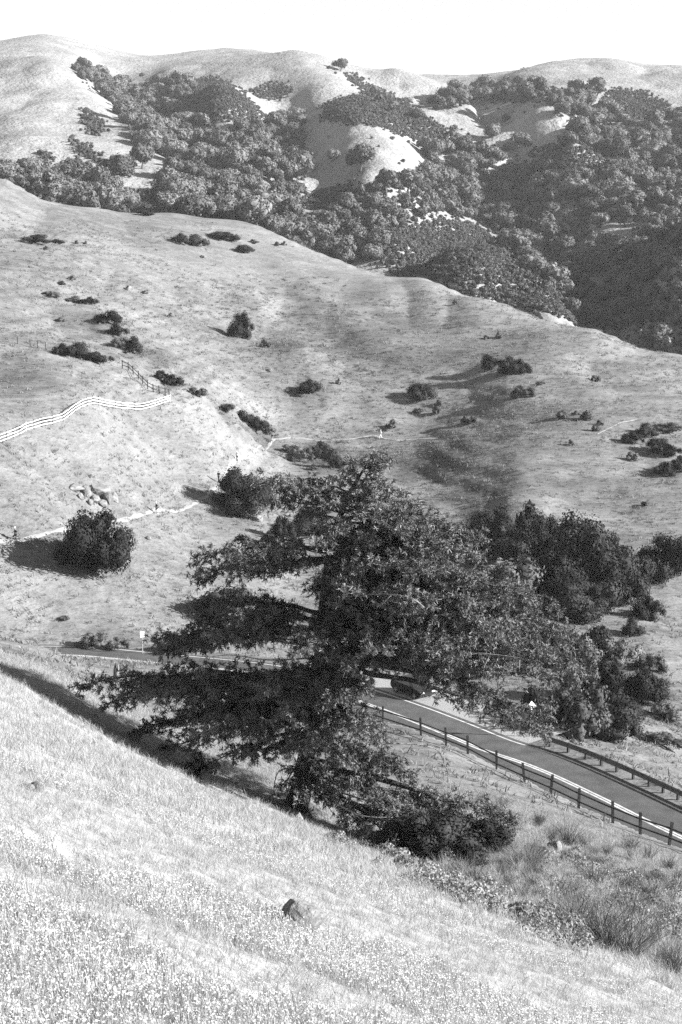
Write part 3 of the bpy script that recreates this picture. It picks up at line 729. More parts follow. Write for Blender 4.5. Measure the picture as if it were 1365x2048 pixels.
for u, v in rf_px:
    k = int(np.abs(pu_ - u).argmin()); x, y = ROAD[k, 0] + RN[k, 0] * ro_, ROAD[k, 1] + RN[k, 1] * ro_; rf.append(Vector((x, y, Hs(x, y))))
print('fence Y', [round(p.y, 1) for p in rf], [round(p.z, 1) for p in rf])
fence('rail_fence', 'dark weathered split-rail fence along the near side of the road', 'fence', rf, 1.42, 0.165, (0.52, 1.10), 0.095, 0.07, M_WOOD_DK, M_WOOD_DK, 6, None, 0.06)

def guard_rail():
    o0 = LANE + 1.15; pu_, _ = proj(ROAD[:, 0] + RN[:, 0] * o0, ROAD[:, 1] + RN[:, 1] * o0, ROAD[:, 2])
    i0, i1 = int(np.abs(pu_ - 1560).argmin()), int(np.abs(pu_ - 1098).argmin())
    P0 = Vector((ROAD[i1, 0] + RN[i1, 0] * o0, ROAD[i1, 1] + RN[i1, 1] * o0, ROAD[i1, 2]))
    o = thing('guard_rail', 'dark guard rail on posts along the far side of the road', 'guard rail', tuple(P0))
    st = list(range(i1, i0, -2)); pp = []
    for k in st:
        x = ROAD[k, 0] + RN[k, 0] * o0; y = ROAD[k, 1] + RN[k, 1] * o0
        pp.append(Vector((x, y, ROAD[k, 2] - 0.1)) - P0)
    prof = [(0, .155), (.04, .12), (.04, .06), (0, .02), (0, -.02), (.04, -.06), (.04, -.12), (0, -.155)]
    for i, p in enumerate(pp):
        mb = MB(); nn = Vector((RN[st[i], 0], RN[st[i], 1], 0)); mb.beam(p + nn * 0.14 + Vector((0, 0, -0.3)), p + nn * 0.14 + Vector((0, 0, 0.80)), 0.16, 0.16, up=nn)
        mb.build('post', M_WOOD_DK, o)
        if i:
            a, b = pp[i - 1], p; mb = MB(); vs = []
            n0 = Vector((RN[st[i - 1], 0], RN[st[i - 1], 1], 0))
            for c, nv in ((a, n0), (b, nn)):
                for (d, z) in prof: vs.append(c - nv * d + Vector((0, 0, 0.66 + z * 1.35)))
                for (d, z) in reversed(prof): vs.append(c - nv * (d - 0.012) + Vector((0, 0, 0.66 + z * 1.35)))
            m = len(prof) * 2
            mb.add(vs, [(q, (q + 1) % m, m + (q + 1) % m, m + q) for q in range(m)])
            mb.build('rail', M_RUST, o)
    return o
guard_rail()

def road_sign(name, label, base, h, post, face_pts, yaw, thick=0.012):
    o = thing(name, label, 'road sign', tuple(base), yaw)
    mb = MB(); mb.box((0, 0.03, h / 2 - 0.2), (post, post, h + 0.4)); mb.build('post', M_WOOD if post > 0.07 else M_STEEL, o)
    n = len(face_pts); mb = MB()
    vs = [(x, -0.012 - post / 2 + 0.03, z) for x, z in face_pts] + [(x, -0.012 - post / 2 + 0.03 + thick, z) for x, z in face_pts]
    mb.add(vs, [tuple(range(n)), tuple(range(2 * n - 1, n - 1, -1))] + [(i, n + i, n + (i + 1) % n, (i + 1) % n) for i in range(n)])
    mb.build('sign_panel', M_SIGN, o)
    return o
b = hit(286, 1309, 130); b = Vector((b.x, b.y, Hs(b.x, b.y)))
road_sign('road_sign', 'small white rectangular sign on a post beside the far bend of the road', b, 2.35, 0.09, [(-.22, 1.82), (.22, 1.82), (.22, 2.42), (-.22, 2.42)], 0.35)
o_ = LANE + 2.0; pu_, _ = proj(ROAD[:, 0] + RN[:, 0] * o_, ROAD[:, 1] + RN[:, 1] * o_, ROAD[:, 2]); kk = int(np.abs(pu_ - 1058).argmin())
b = Vector((ROAD[kk, 0] + RN[kk, 0] * o_, ROAD[kk, 1] + RN[kk, 1] * o_, 0)); b.z = Hs(b.x, b.y)
print('diamond sign px', [float(q) for q in proj(b.x, b.y, b.z)], [float(q) for q in proj(b.x, b.y, b.z + 2.6)])
road_sign('warning_sign', 'white diamond-shaped warning sign standing in front of the shrubs by the road', b, 2.9, 0.10, [(0, 2.15), (.46, 2.61), (0, 3.07), (-.46, 2.61)], 0.55)
for i, (u, lb) in enumerate(((966, 'short dark marker post on the far road edge, left of its pair'), (991, 'short dark marker post on the far road edge, right of its pair'))):
    pu_, _ = proj(ROAD[:, 0] + RN[:, 0] * (LANE + .75), ROAD[:, 1] + RN[:, 1] * (LANE + .75), ROAD[:, 2]); k = int(np.abs(pu_ - u).argmin()); x = ROAD[k, 0] + RN[k, 0] * (LANE + 0.75); y = ROAD[k, 1] + RN[k, 1] * (LANE + 0.75)
    o = thing('marker_post', lb, 'marker post', (x, y, ROAD[k, 2] - 0.1), 0.4, 'marker posts on the far road edge')
    mb = MB(); mb.box((0, 0, 0.28), (0.16, 0.10, 0.62)); mb.build('post', M_WOOD_DK, o)
    mb = MB(); mb.box((0, -0.058, 0.46), (0.09, 0.012, 0.13)); mb.build('reflector', M_STEEL, o)
def stake(label, u, v, lenpx, dx, ymin, name='dead_stalk', mat=M_WOOD_DK, r=0.02):
    p = hit(u, v, ymin); L = lenpx / px_m(p); o = thing(name, label, 'stake' if name == 'stake' else 'stalk', tuple(p))
    mb = MB(); e = Vector((dx / px_m(p), 0.05, L)); mb.tube([(0, 0, -0.15), e * 0.5 + Vector((0.01, 0, 0)), e], [r, r * 0.85, r * 0.5], 5); mb.build('stem', mat, o)
    if name != 'stake':
        mb = MB()
        for k in range(7):
            t = 0.55 + 0.06 * k; q = e * t; a = k * 2.4
            mb.tube([q, q + Vector((math.cos(a) * 0.07, math.sin(a) * 0.07, 0.09))], [r * 0.5, r * 0.3], 4)
        mb.build('side_twigs', mat, o)
stake('thin dark stake leaning in the grass below the split-rail fence', 961, 1566, 36, 13, 72, 'stake', M_WOOD_DK, 0.018)
stake('tall dry stalk standing above the rushes at lower right', 1160, 1836, 62, 10, 24, r=0.015)
stake('tall dry stalk at the right edge of the rough bank', 1342, 1880, 60, 22, 24, r=0.015)
# ------------------------------------------------------------------ parked car
M_CAR = mat_grey('black_car_paint', 0.008, 0.012, 2.0, rough=0.25, spec=0.5)
M_GLASS = mat_grey('car_glass', 0.012, 0.02, 2.0, rough=0.08, spec=0.6)
M_TYRE = mat_grey('tyre_rubber', 0.012, 0.02, 8.0, rough=0.9)
M_RIM = mat_grey('alloy_rim', 0.35, 0.45, 4.0, rough=0.35, spec=0.6)
M_LAMP = mat_grey('lamp_lens', 0.4, 0.5, 3.0, rough=0.15, spec=0.6)
def car():
    a = hit(795, 1397, 105); k = int(((ROAD[:, 0] - a.x) ** 2 + (ROAD[:, 1] - a.y) ** 2).argmin())
    off = LANE + 1.75
    pu_, _ = proj(ROAD[:, 0] + RN[:, 0] * off, ROAD[:, 1] + RN[:, 1] * off, ROAD[:, 2]); kc = int(np.abs(pu_ - 826).argmin())
    c = Vector((ROAD[kc, 0] + RN[kc, 0] * off, ROAD[kc, 1] + RN[kc, 1] * off, ROAD[kc, 2] - 0.03))
    yaw = math.atan2(-RT[kc, 1], -RT[kc, 0])
    o = thing('parked_car', 'black car parked on the gravel pull-out behind the conifer', 'car', tuple(c), yaw)
    print('car px', [float(q) for q in proj(*c)], 'yaw', math.degrees(yaw))
    # side profile in x (front +), z; three body rings across the width give tumblehome
    prof = [(-2.15, .42), (-2.2, .70), (-2.1, .98), (-1.75, 1.05), (-1.25, 1.43), (-0.6, 1.52), (0.15, 1.48), (0.95, 1.02), (1.85, .90), (2.15, .72), (2.18, .45), (1.9, .28), (-1.9, .28)]
    n = len(prof); mb = MB(); vs = []
    for yy, inset in ((-.88, 1), (-.80, 0), (.80, 0), (.88, 1)):
        for x, z in prof:
            zz = z
            y = yy
            if abs(yy) > .85 and z > 1.0: y = math.copysign(.88 - (z - 1.0) * 0.42, yy)
            if abs(yy) < .85 and z > 1.0: y = math.copysign(.80 - (z - 1.0) * 0.42, yy); zz = z + 0.02
            vs.append((x * (0.985 if inset else 1.0), y, zz))
    fs = [tuple(range(n - 1, -1, -1)), tuple(range(3 * n, 4 * n))]
    for r in range(3):
        for i in range(n): fs.append((r * n + i, r * n + (i + 1) % n, (r + 1) * n + (i + 1) % n, (r + 1) * n + i))
    mb.add(vs, fs); body = mb.build('body', M_CAR, o)
    for s in (-1, 1):
        for w in ([(-1.55, 1.06), (-1.2, 1.37), (-0.62, 1.45), (-0.62, 1.04)], [(-0.54, 1.04), (-0.54, 1.45), (0.10, 1.42), (0.72, 1.06)]):
            mb = MB(); f = lambda x, z, d: (x, s * (.88 - max(0, z - 1.0) * 0.42 + d), z)
            v4 = [f(x, z, 0.006) for x, z in w] + [f(x, z, -0.02) for x, z in w]
            mb.add(v4, [(0, 1, 2, 3), (7, 6, 5, 4), (0, 4, 5, 1), (1, 5, 6, 2), (2, 6, 7, 3), (3, 7, 4, 0)]); mb.build('side_window', M_GLASS, o)
        mb = MB(); mb.box((0.62, s * 0.97, 1.08), (0.12, 0.18, 0.13)); mb.build('wing_mirror', M_CAR, o)
        mb = MB(); mb.box((2.12, s * 0.62, 0.74), (0.16, 0.36, 0.13)); mb.build('headlight', M_LAMP, o)
        mb = MB(); mb.box((-2.14, s * 0.66, 0.84), (0.12, 0.30, 0.16)); mb.build('tail_light', mat_tail, o)
        for x in (-1.32, 1.34):
            wh = bpy.data.objects.new('wheel', None); COL.objects.link(wh); wh.parent = o; wh.location = (x, s * 0.82, 0.33)
            def ring(r0, r1, y0, y1, name, mat):
                mb = MB(); m = 20; vs = []
                for r, y in ((r0, y0), (r1, y0), (r1, y1), (r0, y1)):
                    vs += [(math.cos(2 * math.pi * i / m) * r, y, math.sin(2 * math.pi * i / m) * r) for i in range(m)]
                fs = []
                for q in range(4):
                    for i in range(m): fs.append((q * m + i, q * m + (i + 1) % m, ((q + 1) % 4) * m + (i + 1) % m, ((q + 1) % 4) * m + i))
                mb.add(vs, fs); return mb.build(name, mat, wh)
            ring(0.215, 0.33, -0.11, 0.11, 'tyre', M_TYRE)
            mb = MB()
            mb.tube([(0, -0.05, 0), (0, s * 0.10, 0)], 0.06, 10)
            for i in range(5):
                a = 2 * math.pi * i / 5; mb.beam((0, s * 0.085, 0), (math.cos(a) * 0.215, s * 0.085, math.sin(a) * 0.215), 0.04, 0.075, up=Vector((0, 1, 0)))
            m = 20
            vs = [(math.cos(2 * math.pi * i / m) * r, s * y, math.sin(2 * math.pi * i / m) * r) for r, y in ((0.218, 0.10), (0.19, 0.10), (0.19, -0.05)) for i in range(m)]
            mb.add(vs, [(q * m + i, q * m + (i + 1) % m, (q + 1) * m + (i + 1) % m, (q + 1) * m + i) for q in range(2) for i in range(m)])
            mb.build('rim', M_RIM, wh)
    for nm, w in (('windscreen', [(0.22, 1.47), (0.92, 1.06)]), ('rear_window', [(-1.28, 1.44), (-1.72, 1.09)])):
        mb = MB(); (x0, z0), (x1, z1) = w; sgn = 1 if x1 > 0 else -1
        vs = [(x0 + sgn * .03, -.56, z0 + .01), (x0 + sgn * .03, .56, z0 + .01), (x1 + sgn * .03, .70, z1 + .02), (x1 + sgn * .03, -.70, z1 + .02)]
        vs += [(x - sgn * .04, y, z - .04) for x, y, z in vs]
        mb.add(vs, [(0, 1, 2, 3), (7, 6, 5, 4), (0, 4, 5, 1), (1, 5, 6, 2), (2, 6, 7, 3), (3, 7, 4, 0)]); mb.build(nm, M_GLASS, o)
    mb = MB(); mb.box((2.17, 0, 0.55), (0.06, 0.9, 0.16)); mb.build('grille', M_TYRE, o)
    return o
mat_tail = mat_grey('tail_lens', 0.06, 0.1, 3.0, rough=0.2)
car()
# ------------------------------------------------------------------ the big old conifer
M_FIR = leaf_mat('fir_needles', 0.022, 0.18, 1.3, transl=0.12, rnd=0.0, spec=0.15, rough=0.5)
M_FIRBARK = mat_grey('fir_bark', 0.02, 0.06, 5.0, bump=0.9, bscale=14)
M_DEAD = mat_grey('bleached_dead_wood', 0.18, 0.30, 7.0, bump=0.4)
TB = hit(598, 1618, 50, 80); TY = TB.y
print('tree base', TB)
def conifer():
    rng = np.random.default_rng(11); pr = random.Random(11)
    o = thing('conifer_tree', 'big old wind-shaped conifer with broad dark branches beside the meadow edge', 'tree', tuple(TB))
    tr_px = [(592, 1622, .66), (600, 1585, .52), (608, 1540, .45), (618, 1490, .41), (630, 1400, .36), (640, 1300, .31), (650, 1200, .26), (660, 1110, .21), (676, 1045, .165), (697, 990, .115), (722, 948, .065), (742, 914, .025)]
    tr = [P(u, v, TY) for u, v, r in tr_px]; rad = [r for _, _, r in tr_px]; tv = [v for _, v, _ in tr_px]
    mb = MB(); mb.tube([p - TB for p in tr], rad, 12)
    for k in range(6):          # root flare
        a = k * 1.05 + 0.3; d = Vector((math.cos(a), math.sin(a), 0))
        e = tr[0] - TB + d * 1.15; e.z = Hs(TB.x + e.x, TB.y + e.y) - TB.z - 0.1
        mb.tube([tr[1] - TB + d * 0.25, tr[0] - TB + d * 0.55 + Vector((0, 0, 0.25)), e], [0.30, 0.24, 0.10], 7)
    mb.build('trunk', M_FIRBARK, o, smooth=True)
    def on_trunk(v):
        v = min(max(v, tv[-1]), tv[0])
        for i in range(len(tv) - 1):
            if tv[i + 1] <= v <= tv[i]:
                t = (tv[i] - v) / (tv[i] - tv[i + 1]); return tr[i].lerp(tr[i + 1], t), rad[i] * (1 - t) + rad[i + 1] * t
    # start row on trunk, tip column, tip row, tip depth offset, foliage start along the branch
    BR = [(990,512,960,-1.2,.2),(1000,560,975,1.2,.2),(985,600,962,-.3,.25),(1025,545,1000,.4,.3),(1040,600,1030,2.2,.3),(1105,388,1112,-1,.35),(1125,395,1150,1.2,.4),(1095,462,1118,-2.2,.4),(1120,520,1140,2.6,.35),
          (1228,392,1205,0,.35),(1245,385,1248,1,.4),(1240,470,1238,-2.5,.35),(1275,312,1278,0,.45),(1290,338,1292,1.6,.5),(1262,430,1270,-2.2,.4),
          (1372,155,1372,-.8,.3),(1385,212,1408,.6,.25),(1375,300,1385,-2.4,.25),(1392,250,1372,1.6,.3),(1415,268,1466,.6,.35),(1430,335,1490,-1.6,.3),(1405,400,1400,3,.2),(1455,430,1522,-2,.35),(1440,395,1450,-3.6,.25),(1400,350,1440,2.4,.25),
          (930,770,915,.4,.05),(935,705,915,-.4,.05),(945,760,945,-.8,.05),(950,690,945,.3,.05),(965,660,955,-.6,.1),(970,745,985,-1.2,.05),(985,670,990,-1.0,.1),(995,760,1010,-1.6,.05),(1000,660,1015,-1.4,.1),(925,748,905,-.2,.05),(940,786,922,0,.15),(955,700,925,-.7,.15),(962,778,962,-1.2,.15),(978,805,985,1.2,.15),(1005,838,1012,.4,.15),(1022,882,1042,-1.6,.15),(1038,932,1068,1.3,.15),(1062,966,1078,0,.15),(1050,820,1062,-3.0,.15),
          (1092,952,1108,-2.2,.15),(1105,900,1132,2.8,.15),(1132,962,1160,.4,.15),(1120,850,1140,-3.6,.15),(1155,1062,1188,-1.4,.2),(1172,1108,1206,.9,.2),(1200,1082,1232,2.6,.2),(1190,960,1210,-3.4,.15),
          (1232,1158,1272,0,.2),(1242,1148,1318,-2,.2),(1272,1162,1342,1.3,.25),(1290,1100,1362,3,.25),(1225,1010,1262,-4.2,.15),(1262,930,1300,-4.6,.15),(1300,1120,1300,4.0,.2),
          (1318,1092,1428,-1.8,.35),(1335,1096,1468,.2,.45),(1300,1010,1345,-3.6,.2),(1310,905,1332,-3.4,.25),
          (1490,830,1560,-1.6,.3),(1530,1036,1642,-2,.55),(1540,1002,1692,-3.4,.45),(1550,872,1722,-3.2,.4),(1515,770,1600,-3.2,.2),(1500,805,1530,2,.3),(1545,940,1660,-2.6,.45),(1548,800,1690,-2.4,.35),(1535,930,1700,-4.0,.4),
          (1488,482,1512,-1,.45),(1515,556,1592,-1.6,.3),(1520,652,1602,-2.2,.3),(1505,690,1588,-2.6,.25),(1525,600,1600,-2.4,.45),(1535,710,1640,-2.8,.3),
          (1050,640,1092,-3.2,.25),(1130,705,1182,-4.2,.25),(1235,602,1292,-4.6,.3),(1250,762,1302,-5.2,.25),(1350,682,1402,-5.2,.25),(1375,560,1432,-4.6,.25),(1395,742,1452,-4.8,.25),(1160,852,1202,-4.4,.2),(1245,902,1296,-5,.2),(1335,522,1382,-4,.25),(1420,642,1484,-4.4,.3),(1290,700,1330,-4.8,.25),(1440,590,1500,-3.6,.35),(1465,700,1530,-3.6,.3),
          (1010,720,1030,-1.8,.05),(1030,690,1060,-2.4,.05),(1075,700,1110,-2.8,.05),(1110,760,1130,-3.2,.05),(1150,690,1200,-3.0,.05),(1200,740,1240,-3.6,.05),(1230,690,1270,-3.2,.05),(1270,760,1320,-3.6,.05),(1300,660,1350,-3.4,.05),(1350,740,1390,-4.0,.1),(1390,690,1440,-3.6,.1),(1420,760,1490,-3.6,.1),(1180,830,1230,-4.0,.1),(1220,860,1255,-2.4,.1),(1290,850,1330,-3.0,.1),(1200,1010,1225,-1.2,.1),(1260,1040,1300,-2.4,.1),(1255,980,1330,1.0,.15),(1140,880,1165,-1.6,.1),(1060,870,1085,-.6,.1),(1025,800,1040,.8,.1),(1405,480,1440,-1.6,.2),(1385,420,1425,-.6,.2),(1415,520,1470,-2.6,.2),(1470,560,1510,-2.2,.35),(1180,780,1190,-2.8,.15),(1080,740,1085,-2.4,.15),(1145,740,1150,3.4,.2),
          (1000,700,1000,2.6,.2),(1090,762,1100,4.4,.2),(1160,640,1180,4.2,.4),(1240,822,1252,5,.2),(1335,700,1332,5.2,.2),(1360,545,1352,4.4,.3)]
    S_pos = []; S_dir = []; S_up = []
    for (v0, u1, v1, dy, fs) in BR:
        if u1 < 560: fs *= 0.5
        s, r0 = on_trunk(v0); t = P(u1, v1, TY + dy); L = (t - s).length
        out = (t - s); side_d = Vector((out.x, out.y, 0)).normalized()
        c1 = s.lerp(t, 0.35) + Vector((0, 0, 0.07 * L)) + Vector((pr.gauss(0, .04), pr.gauss(0, .04), 0)) * L
        c2 = s.lerp(t, 0.72) + Vector((0, 0, 0.055 * L)) + Vector((pr.gauss(0, .04), pr.gauss(0, .04), 0)) * L
        m = 9; pl = []
        for k in range(m + 1):
            q = k / m; a = (1 - q) ** 3; b = 3 * q * (1 - q) ** 2; c = 3 * q * q * (1 - q); d = q ** 3
            p = s * a + c1 * b + c2 * c + t * d
            if 0 < k < m: p = p + Vector((pr.gauss(0, .012), pr.gauss(0, .012), pr.gauss(0, .01))) * L
            pl.append(p)
        br = min(r0 * 0.55, 0.020 * L + 0.015)
        mb = MB(); mb.tube([p - TB for p in pl], [br * (1 - 0.88 * k / m) for k in range(m + 1)], 6)
        # twigs: flat sprays to both sides
        ntw = int(2 * L * (1 - fs) / 0.25) + 2
        for k in range(ntw):
            q = fs + (1 - fs) * (k + pr.random()) / ntw; x = min(q, .999) * m; i = int(x); p = pl[i].lerp(pl[i + 1], x - i)
            d = (pl[min(i + 1, m)] - pl[max(i - 0, 0)]).normalized()
            sg = 1 if k % 2 else -1; ang = sg * math.radians(pr.uniform(35, 75))
            td = Matrix.Rotation(ang, 3, 'Z') @ d; td.z = d.z * 0.4 + pr.gauss(0.04, 0.30); td.normalize()
            tl = max(0.35, min(1.9, L * 0.30) * (1.12 - 0.75 * q) * pr.uniform(0.6, 1.25))
            e = p + td * tl + Vector((0, 0, -0.10 * tl))
            if k % 3 == 0 or tl > 1.0: mb.tube([p - TB, e - TB], [0.014, 0.005], 4, False)
            ns = max(2, int(tl / 0.168))
            qs = rng.uniform(0.12, 1.0, ns)
            pp = np.array(p)[None] * (1 - qs[:, None]) + np.array(e)[None] * qs[:, None]
            pp[:, 2] -= 0.16 * tl * qs ** 2
            pp += rng.normal(0, 0.085, pp.shape); pp[:, 2] += rng.normal(0, 0.10) + rng.normal(0, 0.06, ns)
            dd = np.array(td)[None] + rng.normal(0, 0.55, (ns, 3)); dd[:, 2] -= 0.22
            S_pos.append(pp); S_dir.append(dd)
        ns = int(L * (1 - fs) * 3.5); qs = rng.uniform(fs, 1.0, ns)
        arr = np.array([tuple(p) for p in pl]); ii = np.minimum((qs * m).astype(int), m - 1); ff = (qs * m - ii)[:, None]
        S_pos.append(arr[ii] * (1 - ff) + arr[ii + 1] * ff + rng.normal(0, .07, (ns, 3))); S_dir.append(np.array(out.normalized())[None] + rng.normal(0, .7, (ns, 3)))
        mb.build('branch', M_FIRBARK, o)
    pos = np.vstack(S_pos); dr = np.vstack(S_dir); dr /= np.linalg.norm(dr, axis=1, keepdims=True)
    nb = 17; n = len(pos)
    P_ = np.repeat(pos, nb, 0); D = np.repeat(dr, nb, 0) * 0.75 + unit(rng, n * nb); D[:, 2] += 0.12; D /= np.linalg.norm(D, axis=1, keepdims=True)
    P_ = P_ + np.repeat(dr, nb, 0) * rng.uniform(-0.04, 0.16, (n * nb, 1))
    ln = rng.uniform(0.09, 0.24, (n * nb, 1)); wd = rng.uniform(0.022, 0.046, (n * nb, 1))
    W = np.cross(D, unit(rng, n * nb)); W /= np.linalg.norm(W, axis=1, keepdims=True)
    v = np.stack([P_ - W * wd * 0.4, P_ + W * wd * 0.4, P_ + D * ln + W * wd * 0.5, P_ + D * ln - W * wd * 0.5], 1)
    v[:, 2:, 2] -= (ln * 0.15)
    v = v.reshape(-1, 3) - np.array(TB)
    me = mesh_np('crown', v, np.arange(len(v)).reshape(-1, 4)); add_obj('crown', me, M_FIR, o)
    print('sprays', n, 'blades', n * nb)
    # bare dead limbs low on the trunk
    for (v0, pts_) in ((1530, [(650, 1545, -1.0), (648, 1590, -1.3), (665, 1625, -1.5), (705, 1650, -1.8)]), (1500, [(760, 1520, -1), (800, 1565, -1.2), (840, 1610, -1.4)]),
                       (1490, [(845, 1490, .5), (890, 1530, .5), (902, 1590, .4)]), (1540, [(560, 1540, -.6), (548, 1585, -.8), (562, 1605, -.9)]), (1360, [(800, 1310, -2.5), (870, 1318, -3.2)]),
                       (1100, [(620, 1075, -.6), (565, 1090, -.8), (520, 1100, -.9)]), (1190, [(800, 1190, -4.5), (850, 1215, -4.8)]), (1290, [(1000, 1310, -4.2), (1040, 1320, -4.5)]),
                       (1315, [(540, 1320, -1.2), (460, 1310, -1.3), (400, 1318, -1.4)]), (1560, [(720, 1630, -3.4), (840, 1628, -3.8)]), (1560, [(880, 1650, -4.0), (960, 1690, -4.5), (990, 1712, -4.6)])):
        s, r0 = on_trunk(v0); pl = [s] + [P(u, v, TY + d) for u, v, d in pts_]
        pl = smooth_path(pl, 0.35); nP = len(pl)
        mb = MB(); mb.tube([p - TB for p in pl], [0.055 * (1 - 0.8 * k / (nP - 1)) for k in range(nP)], 5)
        for k in range(2, nP, 2):
            e = pl[k] + Vector((pr.gauss(0, .3), pr.gauss(0, .3), pr.gauss(-.15, .25)))
            mb.tube([pl[k] - TB, e - TB], [0.016, 0.006], 4, False)
        mb.build('dead_branch', M_DEAD, o)
    return o
conifer()
# ------------------------------------------------------------------ bushes and trees of the near and middle slopes
def proto(seed, nl, nleaf, size, flat=1.0, core=0.8, mat=None, lobe=(0.30, 0.46), under=0.25, zc=0.45):
    v, f, cv, cf = crown(seed, 0.9, 1.8, nlobes=nl, nleaf=nleaf, size=size, zc=zc * 1.8, core=core, lobe=lobe, under=under, c0=0.36, spread=1.0, out=(0.82, 1.18), nj=0.45, stray=0.22)
    lo = np.percentile(v, 2, axis=0); hi = np.percentile(v, 98, axis=0)      # bring to a unit footprint, foot at z = 0
    c = (lo + hi) / 2; sc_ = np.array([2 / (hi[0] - lo[0]), 2 / (hi[1] - lo[1]), 1 / (hi[2] - lo[2])]); c[2] = lo[2]
    m = merge_quads_tris((v - c) * sc_, f, (cv - c) * sc_, cf, 'foliage'); m.materials.append(mat); return m
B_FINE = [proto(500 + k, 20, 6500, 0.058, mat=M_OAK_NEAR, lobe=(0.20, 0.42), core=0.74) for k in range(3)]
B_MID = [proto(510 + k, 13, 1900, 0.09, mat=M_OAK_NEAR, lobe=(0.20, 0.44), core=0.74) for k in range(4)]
B_PALE = [proto(520 + k, 13, 1700, 0.09, mat=M_SHRUB, lobe=(0.20, 0.42), core=0.72) for k in range(3)]
B_SMALL = [proto(530 + k, 8, 260, 0.20, mat=M_CHAP) for k in range(4)]
B_SMALLP = [proto(540 + k, 8, 260, 0.20, mat=M_SHRUB) for k in range(3)]
STEM = trunk_mesh('stem', 77, 1.0, 0.06, 0.8, 4, 5); STEM.materials.append(M_BARK)
def bush(u, v, wpx, hpx, label, protos, k=0, ymin=62, name='bush', cat='bush', group=None, skip=0, dy=0.0, up=0.0):
    p = hit(u, v, ymin, skip=skip); p.y += dy; p.z = Hs(p.x, p.y)
    s = wpx / px_m(p) / 2.0; h = hpx / px_m(p)
    o = thing(name, label, cat, (p.x, p.y, p.z - 0.04 * h), (k * 2.1 + u) % 6.28, group); o.scale = (s, s * random.Random(int(u * 7 + v)).uniform(0.75, 1.05), h)
    add_obj('foliage' if name == 'bush' else 'crown', protos[k % len(protos)], None, o); add_obj('stem' if name == 'bush' else 'trunk', STEM, None, o)
    return o
F_, M_, W_, S_, L_ = B_FINE, B_MID, B_PALE, B_SMALL, B_SMALLP
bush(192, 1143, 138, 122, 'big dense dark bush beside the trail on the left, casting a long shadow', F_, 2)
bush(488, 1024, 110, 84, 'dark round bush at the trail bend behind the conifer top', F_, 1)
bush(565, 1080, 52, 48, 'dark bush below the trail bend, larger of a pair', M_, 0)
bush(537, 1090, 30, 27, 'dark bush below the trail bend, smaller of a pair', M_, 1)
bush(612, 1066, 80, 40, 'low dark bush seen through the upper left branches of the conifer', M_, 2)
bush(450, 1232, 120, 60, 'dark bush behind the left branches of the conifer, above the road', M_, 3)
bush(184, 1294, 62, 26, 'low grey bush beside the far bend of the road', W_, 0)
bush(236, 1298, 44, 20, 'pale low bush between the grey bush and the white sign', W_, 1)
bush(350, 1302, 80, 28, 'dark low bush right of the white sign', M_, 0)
bush(480, 677, 52, 50, 'lone dark round tree on the open slope with a long shadow', F_, 1, name='small_tree', cat='tree')
